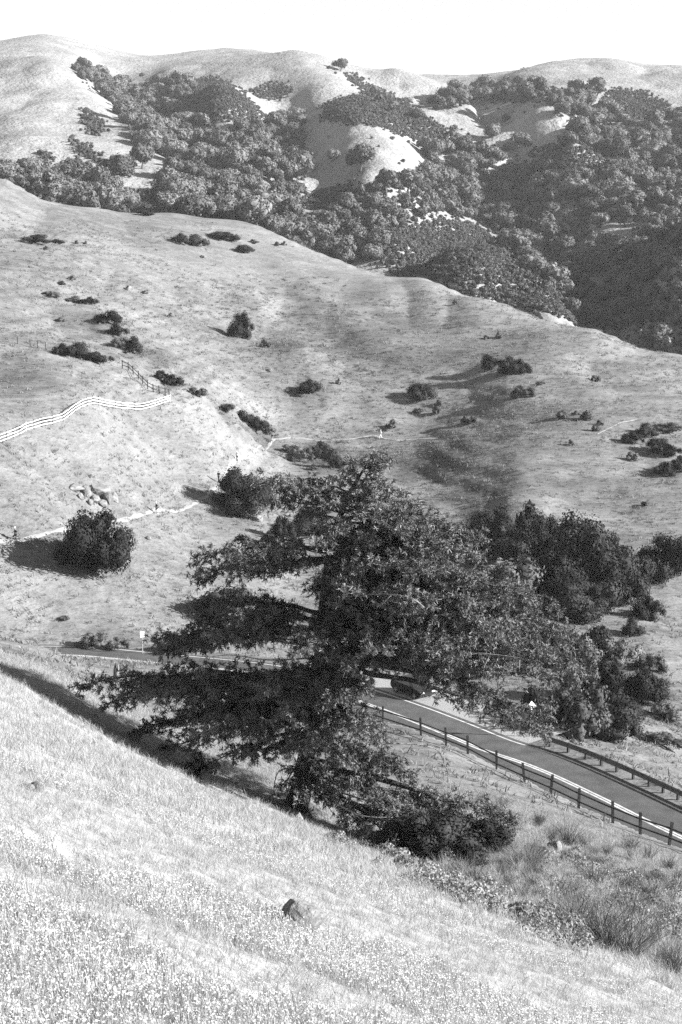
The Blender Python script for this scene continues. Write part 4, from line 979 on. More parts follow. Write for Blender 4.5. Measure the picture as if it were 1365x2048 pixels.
SM = [(530, 695, 22, 17, 'small bush right of the lone dark tree', 0), (620, 788, 52, 30, 'dark bush in the middle of the slope above the trail', 0), (676, 768, 14, 12, 'tiny bush right of the dark bush above the trail', 0),
 (842, 797, 56, 32, 'shaggy dark bush on the slope above the two round bushes', 0), (985, 738, 50, 30, 'dark shrub at the left end of the big shrub clump on the right slope', 0), (1020, 748, 56, 36, 'dark shrub in the middle of the big shrub clump on the right slope', 0), (1045, 747, 34, 30, 'dark shrub at the right end of the big shrub clump on the right slope', 0),
 (1046, 795, 44, 24, 'pale dry bush below the big shrub clump on the right slope', 1), (877, 813, 17, 14, 'small round bush, upper of two above the trail', 0), (872, 827, 20, 16, 'small round bush, lower of two above the trail', 0), (836, 827, 22, 11, 'pale flat bush left of the two round bushes', 1),
 (932, 847, 20, 17, 'dark round bush above the right end of the trail, left of its pair', 0), (946, 847, 16, 14, 'pale round bush above the right end of the trail, right of its pair', 1), (1125, 837, 26, 17, 'dark bush on the right slope, leftmost of the row', 0), (1152, 830, 16, 10, 'low bush in the row on the right slope', 1), (1175, 839, 28, 19, 'dark bush on the right slope, in the middle of the row', 0),
 (1200, 851, 14, 11, 'tiny dark bush above its twin on the right slope', 0), (1192, 862, 18, 14, 'dark bush with its tiny twin above it on the right slope', 0), (1143, 891, 15, 13, 'small dark bush alone below the row on the right slope', 0), (1265, 921, 24, 18, 'dark round bush below the shrub bank at right', 0), (1326, 951, 42, 28, 'shaggy bush at the lower end of the shrub bank at right', 0),
 (1265, 886, 44, 24, 'shrub at the left end of the shrub bank at the right edge', 0), (1292, 872, 44, 26, 'upper shrub of the shrub bank at the right edge', 0), (1315, 902, 50, 28, 'middle shrub of the shrub bank at the right edge', 0), (1345, 912, 40, 26, 'right shrub of the shrub bank at the right edge', 0), (1358, 940, 44, 30, 'lowest shrub of the shrub bank at the right edge', 0), (1335, 860, 60, 16, 'pale low shrub above the shrub bank at right', 1),
 (1192, 763, 20, 13, 'small bush with a shadow on the upper right slope', 0), (974, 678, 14, 8, 'tiny dark bush high on the right slope', 0), (1000, 676, 16, 14, 'pale tuft beside the tiny dark bush high on the right slope', 1), (911, 609, 14, 10, 'tiny bush near the crest of the middle hill', 0), (1292, 1012, 20, 12, 'small pale bush alone on the lower right slope', 1), (782, 858, 30, 20, 'dark bush just above the trail beside the white walker', 0),
 (125, 712, 46, 26, 'left part of the bush group beside the dark fence', 0), (155, 714, 56, 30, 'big middle part of the bush group beside the dark fence', 0), (192, 724, 44, 22, 'right part of the bush group beside the dark fence', 0), (222, 722, 18, 10, 'tiny bush between the bush group and the dark fence', 0),
 (182, 609, 32, 16, 'dark shrub at the top of the gully on the left', 0), (150, 604, 50, 12, 'pale shrub strip at the top of the gully on the left', 1), (105, 594, 40, 12, 'pale low shrub left of the gully top', 1), (215, 646, 56, 26, 'shrub in the upper gully on the left', 0), (236, 672, 40, 26, 'shaggy shrub in the gully above the dark fence', 0), (262, 705, 46, 34, 'dark shrub in the gully beside the dark fence', 0), (240, 695, 34, 22, 'shrub crowded in the gully beside the dark fence', 1),
 (322, 760, 34, 20, 'dark shrub below the dark fence in the gully', 0), (345, 772, 44, 24, 'shrub below the dark fence, lower of two in the gully', 0), (395, 790, 40, 16, 'pale shrub in the middle gully', 1), (452, 826, 44, 20, 'dark shrub in the middle gully above the long shrub', 0), (490, 846, 40, 26, 'shrub at the upper end of the long gully shrub', 0), (515, 862, 48, 30, 'long dark shrub in the gully above the trail', 0), (540, 868, 26, 20, 'small shrub at the lower end of the long gully shrub', 0),
 (575, 905, 30, 16, 'pale shrub just below the trail', 1), (600, 924, 52, 34, 'grey shrub below the trail in the gully', 1), (640, 915, 56, 34, 'dark shrub below the trail in the gully', 0), (625, 940, 30, 12, 'small shrub at the foot of the grey gully shrub', 0), (665, 935, 40, 40, 'dark shrub left of the conifer top in the gully', 0),
 (70, 486, 52, 18, 'dark bush group high on the left hill', 0), (112, 487, 34, 9, 'flat bush right of the group high on the left hill', 0), (93, 500, 14, 9, 'tiny bush below the group high on the left hill', 0), (154, 488, 10, 8, 'tiny bush, left of two on the left hill', 0), (171, 488, 9, 7, 'tiny bush, right of two on the left hill', 0), (360, 486, 40, 20, 'left part of the long bush below the crest knoll', 0), (392, 490, 50, 22, 'right part of the long bush below the crest knoll', 0), (448, 480, 58, 18, 'bush below the right side of the crest knoll', 0), (490, 504, 40, 15, 'dark flat bush below the crest knoll at right', 0), (554, 492, 10, 9, 'tiny bush near the crest, left of two', 0), (567, 491, 12, 9, 'tiny bush near the crest, right of two', 0), (405, 516, 9, 6, 'tiny lone bush below the long bush', 0), (510, 486, 22, 8, 'flat bush right of the crest knoll', 1),
 (290, 588, 14, 8, 'tiny bush right of the pale rock on the left hill', 0), (340, 634, 12, 9, 'tiny dark bush right of the upper gully', 0), (122, 643, 22, 10, 'flat bush left of the upper gully', 1), (665, 514, 12, 7, 'tiny bush on the crest above the middle slope', 0), (125, 570, 20, 9, 'flat dark bush above the gully top', 0), (142, 560, 18, 9, 'small bush right of the flat dark bush above the gully top', 0), (290, 430, 36, 10, 'dark low bush in the crest dip on the left', 0), (1080, 770, 20, 8, 'low tuft right of the big shrub clump', 1), (130, 1240, 22, 9, 'tiny dark bush on the slope above the road at left', 0)]
for i, (u, v, wp, hp, lb, pale) in enumerate(SM):
    big = wp > 30
    bush(u, v, wp * 0.98, hp * 0.95, lb, (W_ if pale else M_) if big else (L_ if pale else S_), i, ymin=130)
# oaks and brush of the gully at the right
OK_ = [(1150, 1185, 145, 138, 'tall round oak standing out at the top of the gully wood on the right', 0, 'oak_tree', 175, 0), (1060, 1105, 80, 92, 'oak left of the tall round oak in the gully wood', 1, 'oak_tree', 175, 0), (1008, 1095, 74, 75, 'small oak at the upper left end of the gully wood', 2, 'oak_tree', 175, 0), (985, 1130, 100, 92, 'dark oak behind the right upper branches of the conifer', 0, 'oak_tree', 170, 0),
 (1180, 1205, 150, 112, 'broad dark oak in front of the tall round oak', 2, 'oak_tree', 165, 0), (1105, 1205, 120, 100, 'dark oak in the middle of the gully wood', 1, 'oak_tree', 165, 0), (1245, 1200, 110, 88, 'oak at the right end of the gully wood', 0, 'oak_tree', 165, 0), (1330, 1158, 92, 82, 'round oak at the right edge above the gully', 2, 'oak_tree', 165, 0), (1285, 1150, 56, 48, 'small oak left of the round oak at the right edge', 1, 'oak_tree', 165, 0),
 (1000, 1205, 150, 82, 'pale bushy willow in front of the gully wood', 10, 'bush', 150, 0), (1295, 1236, 66, 40, 'dark low bush with a shadow below the gully wood', 1, 'bush', 150, 0), (1265, 1270, 42, 32, 'small bush below the dark low bush on the right', 2, 'bush', 150, 0),
 (1190, 1312, 80, 62, 'bush in the brushy slope right of the conifer, topmost', 0, 'bush', 130, 0), (1242, 1330, 76, 50, 'bush in the brushy slope, second row at right', 11, 'bush', 130, 0), (1150, 1330, 90, 70, 'pale bush touching the right side of the conifer', 12, 'bush', 130, 0), (1212, 1400, 110, 78, 'rounded bush in the middle of the brushy slope', 1, 'bush', 120, 0), (1285, 1405, 92, 60, 'dark bush at the right of the brushy slope', 2, 'bush', 120, 0), (1155, 1400, 80, 70, 'pale bush between the conifer and the rounded bush', 10, 'bush', 118, 0),
 (1145, 1470, 120, 92, 'pale leafy bush above the guard rail', 11, 'bush', 112, 0), (1225, 1478, 120, 80, 'dark spreading bush above the grass by the guard rail', 0, 'bush', 112, 0), (1085, 1450, 90, 70, 'dark bush behind the diamond sign', 1, 'bush', 114, 0), (1020, 1440, 90, 60, 'bush between the diamond sign and the parked car', 12, 'bush', 118, 0), (1330, 1440, 70, 30, 'pale low brush at the right edge above the road', 10, 'bush', 112, 0), (1300, 1340, 60, 30, 'pale low brush on the slope at right', 11, 'bush', 120, 0), (1320, 1490, 90, 22, 'low pale brush near the right edge', 12, 'bush', 110, 0),
 (950, 1340, 150, 80, 'dark bush behind the parked car', 0, 'bush', 128, 0), (880, 1345, 110, 60, 'bush between the parked car and the conifer', 1, 'bush', 130, 0), (1060, 1330, 130, 90, 'dark bush hidden behind the right branches of the conifer', 2, 'bush', 126, 0), (930, 1240, 130, 70, 'bush seen through the right branches of the conifer', 1, 'bush', 150, 0), (840, 1200, 130, 60, 'bush on the slope behind the conifer', 2, 'bush', 150, 0), (760, 1180, 100, 46, 'low bush on the slope behind the conifer trunk', 0, 'bush', 150, 0), (1030, 1160, 120, 90, 'dark oak between the willow and the upper oaks of the gully wood', 0, 'oak_tree', 165, 0), (1090, 1130, 100, 90, 'dark oak tucked below the tall round oak on its left', 2, 'oak_tree', 170, 0), (950, 1110, 90, 80, 'dark oak at the left end of the gully wood beside the conifer', 1, 'oak_tree', 170, 0), (1215, 1175, 100, 96, 'dark oak between the tall round oak and the right end of the wood', 1, 'oak_tree', 168, 0), (1140, 1230, 120, 70, 'low dark oak at the front of the gully wood', 0, 'oak_tree', 158, 0), (835, 1050, 40, 24, 'small bush on the slope right of the conifer top', 2, 'bush', 190, 0)]
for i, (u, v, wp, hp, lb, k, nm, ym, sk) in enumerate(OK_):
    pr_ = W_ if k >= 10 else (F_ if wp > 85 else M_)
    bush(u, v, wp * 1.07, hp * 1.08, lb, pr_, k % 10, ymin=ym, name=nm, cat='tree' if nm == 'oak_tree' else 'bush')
# brush around the foot of the conifer
bush(860, 1722, 190, 110, 'dark thicket under the lowest right branches of the conifer', F_, 1, ymin=40, dy=-1.0)
bush(960, 1712, 120, 80, 'dark brush right of the thicket under the conifer', F_, 2, ymin=40)
bush(770, 1690, 110, 70, 'leafy brush between the conifer trunk and the thicket', W_, 1, ymin=40, dy=-1)
bush(395, 1550, 70, 46, 'low grey bush in the shade left of the conifer trunk', W_, 2, ymin=58)
# ------------------------------------------------------------------ grass and flowers
M_GRASS = leaf_mat('dry_grass', 0.22, 0.36, 3.0, transl=0.35, rnd=0.18, spec=0.15, rough=0.7)
M_HGRASS = leaf_mat('hill_grass', 0.11, 0.22, 1.0, transl=0.3, rnd=0.3, spec=0.1, rough=0.8)
M_GRASS_DK = leaf_mat('green_rush', 0.04, 0.10, 2.0, transl=0.25, rnd=0.25, spec=0.2, rough=0.6)
M_PETAL = leaf_mat('flower_petals', 0.46, 0.60, 3.0, transl=0.30, rnd=0.06, spec=0.15)
M_WEED = leaf_mat('pale_leaves', 0.16, 0.28, 3.0, transl=0.25, rnd=0.25)
def blades(rng, n, rad, h, w, lean_, seg=2):
    """n curved grass blades growing from a small patch"""
    a = rng.uniform(0, 6.283, n); r = rad * np.sqrt(rng.random(n)); base = np.stack([r * np.cos(a), r * np.sin(a), np.full(n, -0.03)], -1)
    hh = h * rng.uniform(0.5, 1.15, n); la = rng.uniform(0, 6.283, n); ln = lean_ * rng.uniform(0.2, 1.3, n)
    D = np.stack([np.cos(la) * ln, np.sin(la) * ln, np.ones(n)], -1); S = np.stack([-np.sin(la), np.cos(la), np.zeros(n)], -1)
    rt = rng.uniform(0, 6.283, n); S = np.stack([np.cos(rt), np.sin(rt), np.zeros(n)], -1)
    vs = []; 
    for k, t in enumerate((0.0, 0.55, 1.0)):
        c = base + D * (hh * t)[:, None] * np.array([1, 1, 1]) + np.stack([np.cos(la) * ln, np.sin(la) * ln, -0.35 * ln], -1) * (hh * t * t * 0.8)[:, None]
        ww = w * (1.0, 0.8, 0.25)[k]
        vs += [c - S * ww / 2, c + S * ww / 2]
    v = np.stack(vs, 1).reshape(-1, 3); i = np.arange(n)[:, None] * 6
    f = np.concatenate([i + np.array([[0, 1, 3, 2]]), i + np.array([[2, 3, 5, 4]])])
    return v, f
def grass_proto(seed, n, rad, h, w, lean_, mat):
    v, f = blades(np.random.default_rng(seed), n, rad, h, w, lean_); m = mesh_np('grass_tuft', v, f); m.materials.append(mat); return m
def flower_proto(seed, n, rad, h, fr):
    rng = np.random.default_rng(seed); V = []; Fq = []; Mi = []
    for k in range(n):
        a = rng.uniform(0, 6.283); r = rad * math.sqrt(rng.random()); hh = h * rng.uniform(0.6, 1.15)
        b = np.array([r * math.cos(a), r * math.sin(a), -0.02]); t = b + np.array([rng.normal(0, .03), rng.normal(0, .03), hh])
        s = np.array([0.003, 0.0, 0]); q = len(V); V += [b - s, b + s, t + s, t - s]; Fq.append((q, q + 1, q + 2, q + 3)); Mi.append(0)
        nrm = np.array([rng.normal(0.25, .4), rng.normal(-0.25, .4), 1.0]); nrm /= np.linalg.norm(nrm)
        x = np.cross(nrm, [0, 1, 0.3]); x /= np.linalg.norm(x); y = np.cross(nrm, x); R_ = fr * rng.uniform(0.7, 1.25); q = len(V)
        for i in range(8):
            rr = R_ * (1.0 if i % 2 == 0 else 0.72); g = i * math.pi / 4
            V.append(t + x * math.cos(g) * rr + y * math.sin(g) * rr + nrm * R_ * 0.22)
        V.append(t); c = len(V) - 1
        for i in range(0, 8, 2): Fq.append((c, q + i, q + i + 1, q + (i + 2) % 8)); Mi.append(1)
    m = mesh_np('flower_tuft', np.array(V), np.array(Fq)); m.materials.append(M_GRASS); m.materials.append(M_PETAL)
    m.polygons.foreach_set('material_index', np.array(Mi, np.int32)); return m
def meadow_points(dens, seed, y0, y1, margin=1.06):
    """random ground points, uniform over the area between two distances, inside the view wedge"""
    rng = np.random.default_rng(seed); amax = 0.262 * margin; area = amax * (y1 * y1 - y0 * y0); n = int(area * dens)
    y = np.sqrt(rng.uniform(y0 * y0, y1 * y1, n)); x = rng.uniform(-amax, amax, n) * y
    return x, y, H(x, y)
def edge_y(x, y): return np.interp(x / y, ne_az, ne_y)
G1 = [grass_proto(700 + k, 30, 0.17, 0.15, 0.0065, 0.5, M_GRASS) for k in range(6)]
G2 = [grass_proto(710 + k, 24, 0.28, 0.24, 0.012, 0.45, M_GRASS) for k in range(5)]
FL = [flower_proto(720 + k, 10, 0.19, 0.13, 0.0108) for k in range(6)]
TUS = [grass_proto(730 + k, 150, 0.20, 0.95, 0.013, 0.50, M_GRASS_DK) for k in range(4)]
TUSP = [grass_proto(740 + k, 110, 0.22, 0.75, 0.013, 0.55, M_GRASS) for k in range(3)]
MT = [grass_proto(750 + k, 10, 0.45, 0.42, 0.09, 0.7, M_HGRASS) for k in range(4)]
def cat3(L): return np.concatenate([np.stack(q, -1) for q in L])
# near grass, thinning with distance
L1 = []; 
for d, y0, y1, sd_ in ((34, 8, 18, 1), (22, 18, 32, 2)):
    x, y, z = meadow_points(d, sd_, y0, y1); k = y < edge_y(x, y) + 3; L1.append((x[k], y[k], z[k]))
p1 = cat3(L1); scatter('meadow_grass', p1, G1, RNG.uniform(0.6, 1.25, len(p1)), tilt=0.12, label='pale dry meadow grass covering the near slope', category='grass')
x, y, z = meadow_points(8.5, 3, 32, 84); k = (road_near(x, y)[0] > 900) | (np.abs(road_near(x, y)[0]) > 7)
p2 = np.stack([x[k], y[k], z[k]], -1); scatter('meadow_grass', p2, G2, RNG.uniform(0.6, 1.3, len(p2)), tilt=0.12, label='pale grass along the far edge of the near slope and the bank', category='grass')
# white flowers in drifts
FLW = []
for d, y0, y1, sd_ in ((100, 8, 17, 4), (80, 17, 28, 5), (34, 28, 58, 6)):
    x, y, z = meadow_points(d, sd_, y0, y1); u_, v_ = proj(x, y, z)
    line = v_ - (1640 + 0.22 * u_)                       # drifts thicken downhill towards us
    drift = fbm(x / 1.6, y / 2.6, 40) * 0.55 + fbm(x / 0.5, y / 0.7, 41) * 0.35
    pr_ = np.clip(line / 260.0, -0.4, 0.75) + drift * 0.8
    band = np.exp(-((v_ - (1610 + 0.30 * (u_ - 500))) / 26.0) ** 2) * (u_ > 350) * (u_ < 1250)
    pr_ = np.maximum(pr_, band * 0.6 + drift * 0.4) + 0.03
    pr_ -= 0.55 * np.clip((u_ - 950) / 300, 0, 1) * np.clip((2040 - v_) / 120, 0, 1)
    k = (np.random.default_rng(sd_).random(len(x)) < pr_) & (y < edge_y(x, y) - 1.5)
    FLW.append((x[k], y[k], z[k]))
pf = cat3(FLW); scatter('meadow_flowers', pf, FL, RNG.uniform(0.7, 1.25, len(pf)), tilt=0.1, label='drifts of small white flowers in the near meadow', category='flowers')
# middle slopes: short tufts that roughen the ground
x, y, z = meadow_points(0.85, 7, 84, 300, 1.04); rdd = road_near(x, y)[0]
g = fbm(x / 9, y / 9, 50); k = (np.abs(rdd) > 5.2) & (np.random.default_rng(8).random(len(x)) < 0.55 + 0.8 * g)
k &= visible(x, y, z, 0.6)
p3 = np.stack([x[k], y[k], z[k]], -1); scatter('hill_grass', p3, MT, RNG.uniform(0.5, 1.2, len(p3)), tilt=0.2, label='short dry grass tufts over the middle slope', category='grass')
x, y, z = meadow_points(0.30, 9, 300, 470, 1.04); k = visible(x, y, z, 0.6) & (np.random.default_rng(9).random(len(x)) < 0.5 + 0.8 * fbm(x / 14, y / 14, 51))
p4 = np.stack([x[k], y[k], z[k]], -1); scatter('hill_grass', p4, MT, RNG.uniform(0.7, 1.5, len(p4)), tilt=0.2, label='short dry grass tufts towards the crest of the middle hill', category='grass')
MD = [grass_proto(760 + k, 22, 0.75, 0.38, 0.10, 0.9, M_GRASS_DK) for k in range(4)]
x, y, z = meadow_points(0.55, 12, 125, 440, 1.04); dmp = np.zeros(len(x))
for (u, v, r) in DAMP_SHADE:
    p = hit(u, v, 110); rr = r * 1.25 / px_m(p); dmp = np.maximum(dmp, np.exp(-(((x - p.x) / rr) ** 2 + ((y - p.y) / (rr * 2.6)) ** 2)))
row = np.sin(z * 3.6 + 2.2 * fbm(x / 14, y / 14, 21)) * 0.25 + fbm(x / 5, y / 8, 73) * 0.7
k = visible(x, y, z, 0.5) & (np.abs(road_near(x, y)[0]) > 7) & (np.random.default_rng(13).random(len(x)) < dmp * 0.75 * (0.55 + row) + 0.012 * (row > 0.2))
p5 = np.stack([x[k], y[k], z[k]], -1); scatter('green_tufts', p5, MD, RNG.uniform(0.45, 1.2, len(p5)), tilt=0.2, label='dark green tufts in the dark hollows of the middle slope', category='grass')
print('grass', len(p5), len(p1), len(p2), len(pf), len(p3), len(p4))
# rushes and weeds on the bank beyond the meadow edge
def px_clump(name, label, spots, protos, hpx_m, ymin=26, cat='tussock', group=None):
    for i, (u, v, hp, lb) in enumerate(spots):
        p = hit(u, v, ymin); s = hp / px_m(p) / hpx_m
        o = add_obj(name, protos[i % len(protos)], None); o.location = p; o.scale = (s, s, s); o.rotation_euler = (0, 0, i * 1.7)
        tag(o, lb, cat, group)
RUSH = [(1135, 1690, 52, 'dark upright rush clump on the bank, left of the rush row'), (1262, 1700, 36, 'dark rush clump on the bank, leftmost of three near the road'), (1296, 1718, 34, 'dark rush clump on the bank, middle of three near the road'), (1338, 1738, 34, 'dark rush clump on the bank, right of three near the road'), (965, 1608, 30, 'small dark rush clump below the split-rail fence'), (1060, 1735, 44, 'rush clump right of the thicket on the bank'), (1010, 1752, 40, 'rush clump at the right foot of the thicket'),
        (1120, 1800, 56, 'rush clump in the middle of the rough bank'), (1040, 1805, 56, 'dark rush clump on the meadow edge below the thicket'), (1150, 1862, 84, 'tall rush clump on the meadow edge, left of the tallest pair'), (1205, 1895, 100, 'tallest rush clump on the meadow edge, left one'), (1255, 1915, 98, 'tallest rush clump on the meadow edge, right one'), (1300, 1800, 50, 'rush clump on the rough bank near the right edge'), (1350, 1790, 46, 'rush clump at the right edge of the bank'), (1190, 1770, 46, 'rush clump above the tall ones on the bank'), (1345, 1950, 70, 'rush clump at the lower right edge'), (1260, 1780, 40, 'small rush clump between two on the right bank')]
px_clump('rush_clump', None, RUSH, TUS, 0.85, group='rush clumps on the bank')
def in_bank(n, seed):
    rng = np.random.default_rng(seed); pts_ = []
    while len(pts_) < n:
        u = rng.uniform(880, 1365); lo = 1775 + 0.42 * (u - 950); v = rng.uniform(lo - 190, lo + 6)
        p = hit(u, v, 26, 110); pts_.append((p.x, p.y, p.z))
    return np.array(pts_)
bk = in_bank(430, 5); scatter('bank_grass', bk, TUSP + TUS[:1], RNG.uniform(0.4, 1.0, len(bk)), tilt=0.1, label='rough pale tussock grass on the bank beyond the meadow', category='grass')
# pale leafy weeds
wv, wf_, _, _ = crown(900, 0.45, 0.6, nlobes=7, nleaf=150, size=0.10, zc=0.3, spread=0.8)
WEED = mesh_np('weed', wv, wf_); WEED.materials.append(M_WEED)
wv, wf_, _, _ = crown(901, 0.5, 0.5, nlobes=8, nleaf=170, size=0.10, zc=0.25, spread=0.85)
WEED2 = mesh_np('weed', wv, wf_); WEED2.materials.append(M_WEED)
rng = np.random.default_rng(15); wp = []
for q in range(80):
    u = rng.uniform(660, 1200); v = 1690 + 0.40 * (u - 700) + rng.normal(4, 13); p = hit(u, v, 26, 110); wp.append(tuple(p))
for q in range(150):
    u = rng.uniform(1080, 1365); v = rng.uniform(1700, 1860) + 0.2 * (u - 1080); p = hit(u, v, 26, 110); wp.append(tuple(p))
scatter('weeds', np.array(wp), [WEED, WEED2], RNG.uniform(0.5, 1.1, len(wp)), label='pale leafy weeds along the meadow edge and the bank', category='weeds')
# ------------------------------------------------------------------ rocks
M_ROCK = mat_grey('lichened_rock', 0.08, 0.20, 2.5, bump=0.9, bscale=6)
M_ROCK_DK = mat_grey('dark_rock', 0.05, 0.14, 2.5, bump=0.9, bscale=6)
def rock_mesh(seed, n=3):
    """rough faceted boulder: icosphere cut by a few random planes"""
    bm = bmesh.new(); bmesh.ops.create_icosphere(bm, subdivisions=n, radius=1.0); rng = random.Random(seed)
    planes = [(Vector((rng.gauss(0, 1), rng.gauss(0, 1), rng.gauss(0.2, .8))).normalized(), rng.uniform(0.55, 0.85)) for _ in range(9)]
    for v in bm.verts:
        for nrm, d in planes:
            q = v.co.dot(nrm)
            if q > d: v.co -= nrm * (q - d) * 0.92
        w_ = float(fbm(v.co.x * 2.2 + seed, v.co.y * 2.2 + v.co.z * 1.7, seed)); v.co *= 1 + 0.10 * w_
    me = bpy.data.meshes.new('rock'); bm.to_mesh(me); bm.free(); return me
def rock(u, v, wpx, hpx, label, seed, mat=M_ROCK, ymin=8, dpx=None, sink=0.3):
    p = hit(u, v, ymin); k = px_m(p); me = rock_mesh(seed)
    o = add_obj('rock', me, mat); o.scale = (wpx / k / 1.5, (dpx or wpx) / k / 1.6, hpx / k / 1.25); o.location = (p.x, p.y, p.z + hpx / k * (0.5 - sink)); o.rotation_euler = (0, 0, seed * 1.1)
    return tag(o, label, 'rock')
rock(606, 1852, 96, 50, 'grey boulder half sunk in the flowers of the near meadow', 4, ymin=8, sink=0.2)
rock(72, 1582, 30, 18, 'small dark rock in the grass at the left of the near meadow', 2, M_ROCK_DK)
rock(52, 1578, 26, 12, 'flat pale rock beside the small dark rock in the near meadow', 3)
rock(410, 1560, 26, 24, 'pale rock in the tree shade left of the conifer trunk', 4, ymin=56)
rock(395, 1548, 20, 16, 'small pale rock behind the rock in the tree shade', 5, ymin=56)
rock(596, 1640, 22, 16, 'pale stone at the foot of the conifer trunk', 6, ymin=45)
rock(515, 1622, 14, 8, 'tiny pale stone left of the conifer foot', 7, ymin=45)
rock(1108, 1702, 26, 26, 'pale boulder on the bank right of the thicket', 8, ymin=40)
rock(757, 1748, 22, 10, 'flat pale stone in the meadow below the thicket', 9, ymin=20)
rock(925, 1806, 30, 16, 'pale stone on the meadow edge below the thicket', 10, ymin=20)
rock(190, 1492, 16, 12, 'small stone on the upper left part of the near meadow', 11, ymin=30)
rock(145, 1330, 14, 9, 'small dark stone above the shadow strip on the left', 12, M_ROCK_DK, ymin=62)
rock(1088, 637, 20, 10, 'pale rock on the crest of the middle hill at right', 13, ymin=300)
rock(1078, 632, 14, 9, 'darker rock touching the pale rock on the crest', 14, M_ROCK_DK, ymin=300)
rock(257, 580, 12, 9, 'pale rock on the left part of the middle hill', 15, ymin=200)
rock(540, 742, 12, 6, 'small pale rock below the lone dark tree', 16, ymin=200)
rock(297, 1078, 12, 6, 'small pale rock on the slope right of the big bush', 17, ymin=130)
rock(512, 1040, 26, 12, 'low flat rock below the trail bend', 18, ymin=150)
rock(180, 1008, 14, 10, 'small stone below the rock outcrop', 19, ymin=150)
def outcrop():
    b = hit(190, 1000, 140); k = px_m(b)
    o = thing('rock_outcrop', 'pale broken rock outcrop with dark hollows above the big bush', 'rock outcrop', tuple(b))
    for i, (u, v, wp, hp, m) in enumerate(((198, 985, 40, 24, M_ROCK), (170, 988, 26, 22, M_ROCK_DK), (176, 992, 16, 14, M_ROCK), (215, 1002, 26, 18, M_ROCK_DK), (228, 1000, 18, 20, M_ROCK), (150, 978, 40, 10, M_ROCK), (190, 1002, 24, 12, M_ROCK), (205, 1010, 22, 10, M_ROCK), (160, 995, 16, 10, M_ROCK))):
        p = hit(u, v, 140); c = add_obj('boulder', rock_mesh(40 + i, 2), m, o); c.location = Vector((p.x, p.y, p.z + 0.15)) - b
        c.scale = (wp / k / 1.5, wp / k / 1.8, hp / k / 1.2); c.rotation_euler = (0, 0, i * 0.9)
outcrop()
def snag():
    p = hit(233, 1362, 62); k = px_m(p)
    o = thing('snag', 'pointed broken tree stump standing beside the far bend of the road', 'tree stump', tuple(p)); mb = MB()
    mb.tube([(0, 0, -0.2), (0, 0, 0.4), (-0.06, 0, 1.0), (-0.02, 0, 1.5)], [0.34, 0.24, 0.14, 0.03], 8); mb.build('trunk', M_FIRBARK, o)
    mb = MB(); mb.tube([(0.1, -0.05, 0.5), (0.22, -0.08, 1.1), (0.2, -0.1, 1.45)], [0.09, 0.06, 0.02], 6); mb.build('splinter', M_DEAD, o)
snag()
def stick():
    p = hit(402, 1790, 8); k = px_m(p)
    o = thing('dead_branch', 'short curved dark branch lying on the flowers of the near meadow', 'branch', tuple(p)); mb = MB()
    s = 1.0 / k
    mb.tube([Vector(q) * s for q in ((-16, 0, 4), (-8, 2, 9), (2, 0, 5), (12, 4, 4), (17, 2, 11), (12, 0, 16))], [2.6 * s, 3.2 * s, 2.4 * s, 1.6 * s, 1.2 * s, .8 * s], 6); mb.build('wood', M_WOOD_DK, o)
    mb = MB(); mb.tube([Vector(q) * s for q in ((-8, 2, 8), (-10, -3, 14), (-6, -4, 17))], [2 * s, 1.3 * s, .6 * s], 5); mb.build('stub', M_WOOD_DK, o)
stick()
# ------------------------------------------------------------------ walkers and runners on the trail
M_SKIN = mat_grey('skin', 0.22, 0.30, 6.0, rough=0.6)
M_HAIR = mat_grey('dark_hair', 0.015, 0.03, 20.0)
M_CL_DK = mat_grey('dark_cloth', 0.012, 0.025, 12.0, rough=0.9)
M_CL_LT = mat_grey('white_cloth', 0.55, 0.68, 12.0, rough=0.9)
M_CL_MD = mat_grey('grey_cloth', 0.16, 0.24, 12.0, rough=0.9)
def skinned(name, verts, edges, radii, mat, parent, root=0, sub=2):
    me = bpy.data.meshes.new(name); me.from_pydata(verts, edges, []); me.update()
    o = bpy.data.objects.new(name, me); COL.objects.link(o)
    sk = o.modifiers.new('skin', 'SKIN'); sk.use_smooth_shade = True
    for i, r in enumerate(radii): me.skin_vertices[0].data[i].radius = r if hasattr(r, '__len__') else (r, r)
    me.skin_vertices[0].data[root].use_root = True
    sb = o.modifiers.new('sub', 'SUBSURF'); sb.levels = sub; sb.render_levels = sub
    dg = bpy.context.evaluated_depsgraph_get(); em = bpy.data.meshes.new_from_object(o.evaluated_get(dg))
    bpy.data.objects.remove(o); em.name = name; em.materials.clear()
    q = add_obj(name, em, mat, parent); return q
